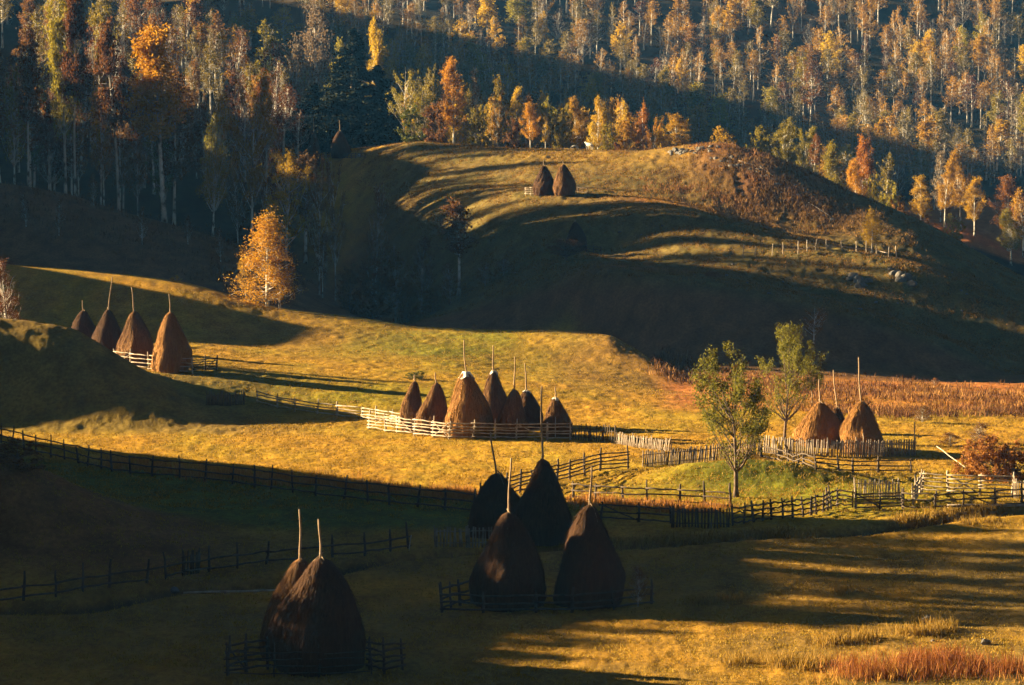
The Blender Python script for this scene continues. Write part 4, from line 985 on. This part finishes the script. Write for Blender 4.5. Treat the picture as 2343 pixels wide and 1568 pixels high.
blades('crest_grass', along([(1580, 338), (1650, 330), (1720, 348), (1800, 372), (1870, 402)], 170, 8, 5) + along([(1460, 425), (1560, 430), (1650, 450), (1720, 485)], 110, 14, 9) + along([(1700, 400), (1780, 425), (1850, 460)], 70, 10, 8), .25, .8, 10, M_SCRUB, 'rusty tall grass among the stones on the hill crest', 'grass', .6, .05, .25)
blades('heath_grass', along([(-20, 424), (150, 446), (300, 494), (420, 526), (540, 566), (640, 616), (700, 655)], 260, 14, 7) + along([(0, 470), (200, 520), (420, 580), (600, 660)], 300, 30, 22), .3, .9, 9, M_HEATH, 'russet grass and heather on the shaded slope below the left wood', 'grass', .6, .05, .35)
def pasture(n):
    px = rng.uniform(820, 2340, n); t = rng.random(n)
    lo = np.interp(px, cols, DK[13]) - 6; hi = np.interp(px, cols, DK[17]) + 3
    d = lo + (hi - lo) * t; x = np.interp(px, cols, AZ) * d
    k = vnoise(x / 3.5, d / 6, 4) + .4 * rng.random(n) > .55
    return np.stack([x[k], d[k]], 1)
blades('pasture_grass', pasture(34000), .10, .34, 5, M_GRASSOL, 'coarse olive tussocks covering the far pasture', 'grass', .35, .05, .5)
cr = pasture(60000); cpx = cr[:, 0] / cr[:, 1] / AZ[-1]
cpx = np.interp(cr[:, 0] / cr[:, 1], AZ, cols); cdk = np.interp(cpx, cols, DK[17]) - cr[:, 1]
cr = cr[(np.exp(-((cpx - 1770) / 170) ** 2) * np.exp(-((cdk - 20) / 17) ** 2) > rng.random(len(cr)) * .9)]
blades('crag_heath', cr, .25, .8, 6, M_HEATH, 'dark brown heath covering the rugged crest of the hill', 'scrub', .5, .05, .35)
def sheet(n, y0, y1):
    px = rng.uniform(-30, 2373, n); py = rng.uniform(y0, y1, n)
    d = HC * F0 / (py - YH); d = np.where(d > 262, rng.uniform(255, 356, n), d)
    x = (px - W0 / 2) / F0 * d * 1.003
    k = ~((px < 560) & (d > 249) & (d < 276)) & ~((d > 300) & (px > 1480)) & (np.interp(px, cols, DK[11]) + 2 > d)
    return np.stack([x[k], d[k]], 1)
blades('meadow_grass', sheet(30000, 800, 1175), .07, .20, 5, M_GRASSG, 'short golden grass tufts all over the lit meadow', 'grass', .25, .035, .55)
blades('near_grass', sheet(22000, 1180, 1580), .05, .16, 5, M_GRASSG, 'short tawny grass tufts over the near meadow', 'grass', .18, .02, .55)

# ------------------------------------------------------------------ stones
def rock_mesh(seed):
    import bmesh
    bm = bmesh.new(); bmesh.ops.create_icosphere(bm, subdivisions=2, radius=.5)
    rs = np.random.default_rng(seed); pl = rs.normal(size=(9, 3)); pl /= np.linalg.norm(pl, axis=1)[:, None]; dd = rs.uniform(.26, .42, 9)
    for v in bm.verts:
        c = np.array(v.co)
        for n_, d_ in zip(pl, dd):
            k = c @ n_
            if k > d_: c = c - n_ * (k - d_)
        v.co = c + rs.normal(0, .012, 3)
    me = bpy.data.meshes.new('boulder'); bm.to_mesh(me); bm.free(); me.materials.append(M_STONE); return me
ROCKS = [rock_mesh(s) for s in range(6)]
def rock(px, py, s, label, group=None, sq=.8):
    p = at(px, py)
    if p.y > 545: p = at(px, py, float(np.interp(px, cols, DK[17])) - R.uniform(1, 6))
    o = link('boulder', ROCKS[R.randrange(6)], None, p + Vector((0, 0, s * .02)))
    o.scale = (s * R.uniform(.8, 1.3), s * R.uniform(.8, 1.2), s * sq * R.uniform(.8, 1.2)); o.rotation_euler = (R.uniform(-.3, .3), R.uniform(-.3, .3), R.uniform(0, 6))
    tag(o, label, 'boulder', group)
def rocks(pts, n, s0, s1, label, group, wx=8, wy=4):
    for _ in range(n):
        t = R.uniform(0, len(pts) - 1.0001); k = int(t); f = t - k
        rock(pts[k][0] + (pts[k + 1][0] - pts[k][0]) * f + R.gauss(0, wx), pts[k][1] + (pts[k + 1][1] - pts[k][1]) * f + R.gauss(0, wy), R.uniform(s0, s1), label, group)
rocks([(1525, 352), (1580, 348), (1620, 340), (1655, 331)], 30, .6, 1.5, 'pale limestone block in the stone heap on the hill crest', 'stones of the heap on the crest')
rocks([(1630, 362), (1690, 384), (1740, 394), (1790, 416), (1830, 445)], 62, .4, 1.2, 'pale block in the tumbled stone wall on the hill', 'stones of the tumbled wall', 9, 6)
rocks([(1800, 430), (1860, 470), (1910, 505)], 22, .4, 1.0, 'scattered stone on the dark side of the hill', 'stones on the dark side of the hill', 18, 14)
rocks([(1940, 632), (1960, 642), (1975, 655)], 9, .8, 1.7, 'dark rock of the left outcrop on the spur', 'rocks of the left outcrop', 8, 6)
rocks([(2035, 630), (2060, 640), (2085, 655)], 12, .8, 1.9, 'dark rock of the right outcrop on the spur', 'rocks of the right outcrop', 10, 7)
rocks([(1150, 470), (1500, 520), (1900, 640), (2150, 680)], 26, .25, .7, 'small grey stone scattered over the far pasture', 'stones scattered over the pasture', 90, 35)
rock(401, 1360, .6, 'white stone at the end of the brook pool', None, .8)
rock(2122, 1428, .75, 'tall pale stone among the sedge on the right', None, 1.2)
rock(2255, 1474, .6, 'pointed stone right of the sedge clump', None, 1.1)
rock(2135, 1468, .3, 'small dark stone in the lit meadow corner')
# hay heaps on the spur
def heap(px, py, r, h, mat, label):
    p = at(px, py); mb = MB(); n = 24; V = []; F = []
    for k in range(7):
        t = k / 6
        for j in range(n):
            a = j * 2 * math.pi / n; rr = r * math.cos(t * math.pi / 2) ** .7 * (1 + .12 * math.sin(a * 3 + k) + .05 * R.uniform(-1, 1)) + .02
            V.append((rr * math.cos(a), rr * math.sin(a), h * math.sin(t * math.pi / 2) - .1))
    for k in range(6):
        for j in range(n): F.append([k * n + j, k * n + (j + 1) % n, (k + 1) * n + (j + 1) % n, (k + 1) * n + j])
    mb.add(V, F); tag(link('hay_heap', mb.mesh('hay_heap', mat, True), None, p), label, 'hay heap')
heap(1484, 609, .9, .75, M_HAYL, 'small pale heap of hay on the green spur')
heap(1630, 634, 1.2, .85, M_HAY, 'small brown heap of hay on the spur edge')

# ------------------------------------------------------------------ cottage, boards
def cottage():
    p = at(478, 700, 672); t = thing('cottage', 'cottage with a pale blue metal roof hidden in the left wood', 'house', p, None, .25)
    mw = plain('limewash', (.30, .28, .25)); mr, n, l, b = newmat('sheet_metal_roof'); b.inputs['Base Color'].default_value = (.36, .42, .50, 1); b.inputs['Roughness'].default_value = .45; b.inputs['Metallic'].default_value = .2
    mb = MB(); mb.box((0, 0, -.5), (3.2, 0, 0), (0, 2.4, 0), (0, 0, 3.1))
    mb.add([(-3.2, -2.4, 2.6), (-3.2, 2.4, 2.6), (-3.2, 0, 4.9), (3.2, -2.4, 2.6), (3.2, 2.4, 2.6), (3.2, 0, 4.9)], [[0, 1, 2, 2], [3, 5, 4, 4]]) if False else None
    mb.obj('wall', mw, t)
    r = MB()
    for s in (-1, 1):
        for k in range(18):
            x = -3.6 + k * .4
            r.box((x + .2, s * 1.45, 3.62), (.185, 0, 0), (0, 1.5, -s * 1.32), (0, .05 * s, .06 + .02 * (k % 2)))
    ro = r.obj('roof', mr, t)
    gb = MB(); gb.add([(-3.15, -2.3, 2.6), (-3.15, 2.3, 2.6), (-3.15, .02, 4.75), (-3.15, -.02, 4.75)], [[0, 1, 2, 3]]); gb.add([(3.15, -2.3, 2.6), (3.15, 2.3, 2.6), (3.15, .02, 4.75), (3.15, -.02, 4.75)], [[3, 2, 1, 0]]); gb.obj('gable', mw, t)
    ch = MB(); ch.box((1.2, .6, 4.0), (.3, 0, 0), (0, .3, 0), (0, 0, 1.7)); ch.obj('chimney', M_STONE, ro)
    w = MB(); w.box((-1.2, -2.43, .7), (.4, 0, 0), (0, .02, 0), (0, 0, 1.0)); w.obj('window', plain('dark_pane', (.03, .035, .04), .2), t)
    dr = MB(); dr.box((.8, -2.43, -.4), (.45, 0, 0), (0, .02, 0), (0, 0, 2.2)); dr.obj('door', M_WOODD, t)
cottage()
def board(px, py, w, h, label):
    p = at(px, py); mb = MB(); mb.box((0, 0, 0), (w / 2, 0, 0), (0, .03, 0), (0, .1, h)); tag(link('board', mb.mesh('board', M_WHITE), None, p + Vector((0, -.6, 0))), label, 'board')
board(780, 358, .7, .8, 'white board leaning at the foot of the dim haystack')
board(822, 358, .5, .55, 'smaller pale board right of the dim haystack')

# ------------------------------------------------------------------ animals
def beast(name, label, cat, px, py, rz, mat, s=1.0, head_low=True, lying=False, patches=None):
    p = at(px, py, float(np.interp(px, cols, DK[17])) - 1.0)
    v = {}; verts = []; edges = []; rad = []
    def V(k, co, r, par=None):
        v[k] = len(verts); verts.append(co); rad.append(r)
        if par: edges.append((v[par], v[k]))
    lz = -.62 if lying else 0
    V('hip', (-.62, 0, 1.08 + lz), .27); V('mid', (-.05, 0, 1.0 + lz), .33, 'hip'); V('chest', (.52, 0, 1.04 + lz), .31, 'mid')
    V('neck', (.88, 0, 1.18 + lz if not head_low else .95), .17, 'chest')
    if head_low: V('poll', (1.18, 0, .62), .12, 'neck'); V('muzzle', (1.32, 0, .26), .075, 'poll')
    else: V('poll', (1.12, 0, 1.42 + lz), .13, 'neck'); V('muzzle', (1.5, 0, 1.26 + lz), .085, 'poll')
    for sy in (-1, 1):
        e = 'l' if sy < 0 else 'r'
        V('ear' + e, (v and (verts[v['poll']][0] - .03), sy * .2, verts[v['poll']][2] + .07), .035, 'poll')
        if lying:
            V('fk' + e, (.72, sy * .3, .2), .09, 'chest'); V('ff' + e, (.45, sy * .34, .09), .06, 'fk' + e)
            V('hk' + e, (-.35, sy * .38, .25), .13, 'hip'); V('hf' + e, (-.75, sy * .36, .09), .06, 'hk' + e)
        else:
            V('fs' + e, (.56, sy * .2, .72), .12, 'chest'); V('fk' + e, (.58, sy * .2, .42), .07, 'fs' + e); V('ff' + e, (.57, sy * .2, .03), .06, 'fk' + e)
            V('st' + e, (-.58, sy * .21, .78), .16, 'hip'); V('hk' + e, (-.78, sy * .21, .46), .075, 'st' + e); V('hf' + e, (-.72, sy * .21, .03), .06, 'hk' + e)
    V('tail', (-.92, 0, 1.02 + lz), .045, 'hip'); V('tuft', (-1.0, 0, .55 if not lying else .25), .04, 'tail')
    me = bpy.data.meshes.new(name); me.from_pydata(verts, edges, []); 
    o = link(name, me, None, p); tag(o, label, cat)
    sk = o.modifiers.new('skin', 'SKIN'); ss = o.modifiers.new('sub', 'SUBSURF'); ss.levels = 2; ss.render_levels = 2
    for i, r in enumerate(rad): me.skin_vertices[0].data[i].radius = (r, r)
    me.skin_vertices[0].data[0].use_root = True
    bpy.context.view_layer.update()
    ev = o.evaluated_get(bpy.context.evaluated_depsgraph_get()); m2 = bpy.data.meshes.new_from_object(ev); m2.name = name
    o.modifiers.clear(); o.data = m2; m2.materials.clear(); m2.materials.append(mat)
    m2.polygons.foreach_set('use_smooth', np.ones(len(m2.polygons), bool))
    o.rotation_euler.z = rz; o.scale = (s, s, s); return o
beast('cow', 'white cow standing on the lit crest below the golden birches', 'cow', 1349, 339, 2.2, plain('white_hide', (.75, .70, .62)), 1.0, False)
beast('cow', 'brown cow with a lit head walking along the crest', 'cow', 1413, 347, -2.0, plain('brown_hide', (.20, .07, .03)), .95, False)
beast('sheep', 'pale sheep grazing left of the white cow', 'sheep', 1316, 333, 3.0, plain('wool', (.60, .55, .48)), .62, True)

# ------------------------------------------------------------------ brook water
wp = [flat_pt(*p) for p in [(430, 1354), (520, 1352), (600, 1350), (660, 1345)]]
mb = MB(); VV = []
for i, (x, y) in enumerate(wp):
    z = float(zat(x, y)); VV += [(x, y - .45, z + .12), (x, y + .45, z + .12)]
mb.add(VV, [[2 * i, 2 * i + 2, 2 * i + 3, 2 * i + 1] for i in range(len(wp) - 1)])
m, n, l, b = newmat('brook_water'); b.inputs['Base Color'].default_value = (.03, .04, .045, 1); b.inputs['Roughness'].default_value = .2; b.inputs['Specular IOR Level'].default_value = .4
tag(link('water', mb.mesh('water', m)), None, None, kind='structure')

# ------------------------------------------------------------------ morning haze
hz = MB(); zl = float(ZG.min()) - 1.0; zh = float(ZG.max()) + 26
hz.box((0, 580, zl), (1350, 0, 0), (0, 600, 0), (0, 0, zh - zl))
m = bpy.data.materials.new('haze'); m.use_nodes = True; n = m.node_tree.nodes; n.clear()
vo = n.new('ShaderNodeVolumePrincipled'); out = n.new('ShaderNodeOutputMaterial'); m.node_tree.links.new(vo.outputs[0], out.inputs['Volume'])
vo.inputs['Color'].default_value = (.10, .40, 1.0, 1); vo.inputs['Density'].default_value = .00006
tag(link('haze', hz.mesh('haze', m)), 'thin blue morning haze over the valley', 'haze', None, 'stuff')
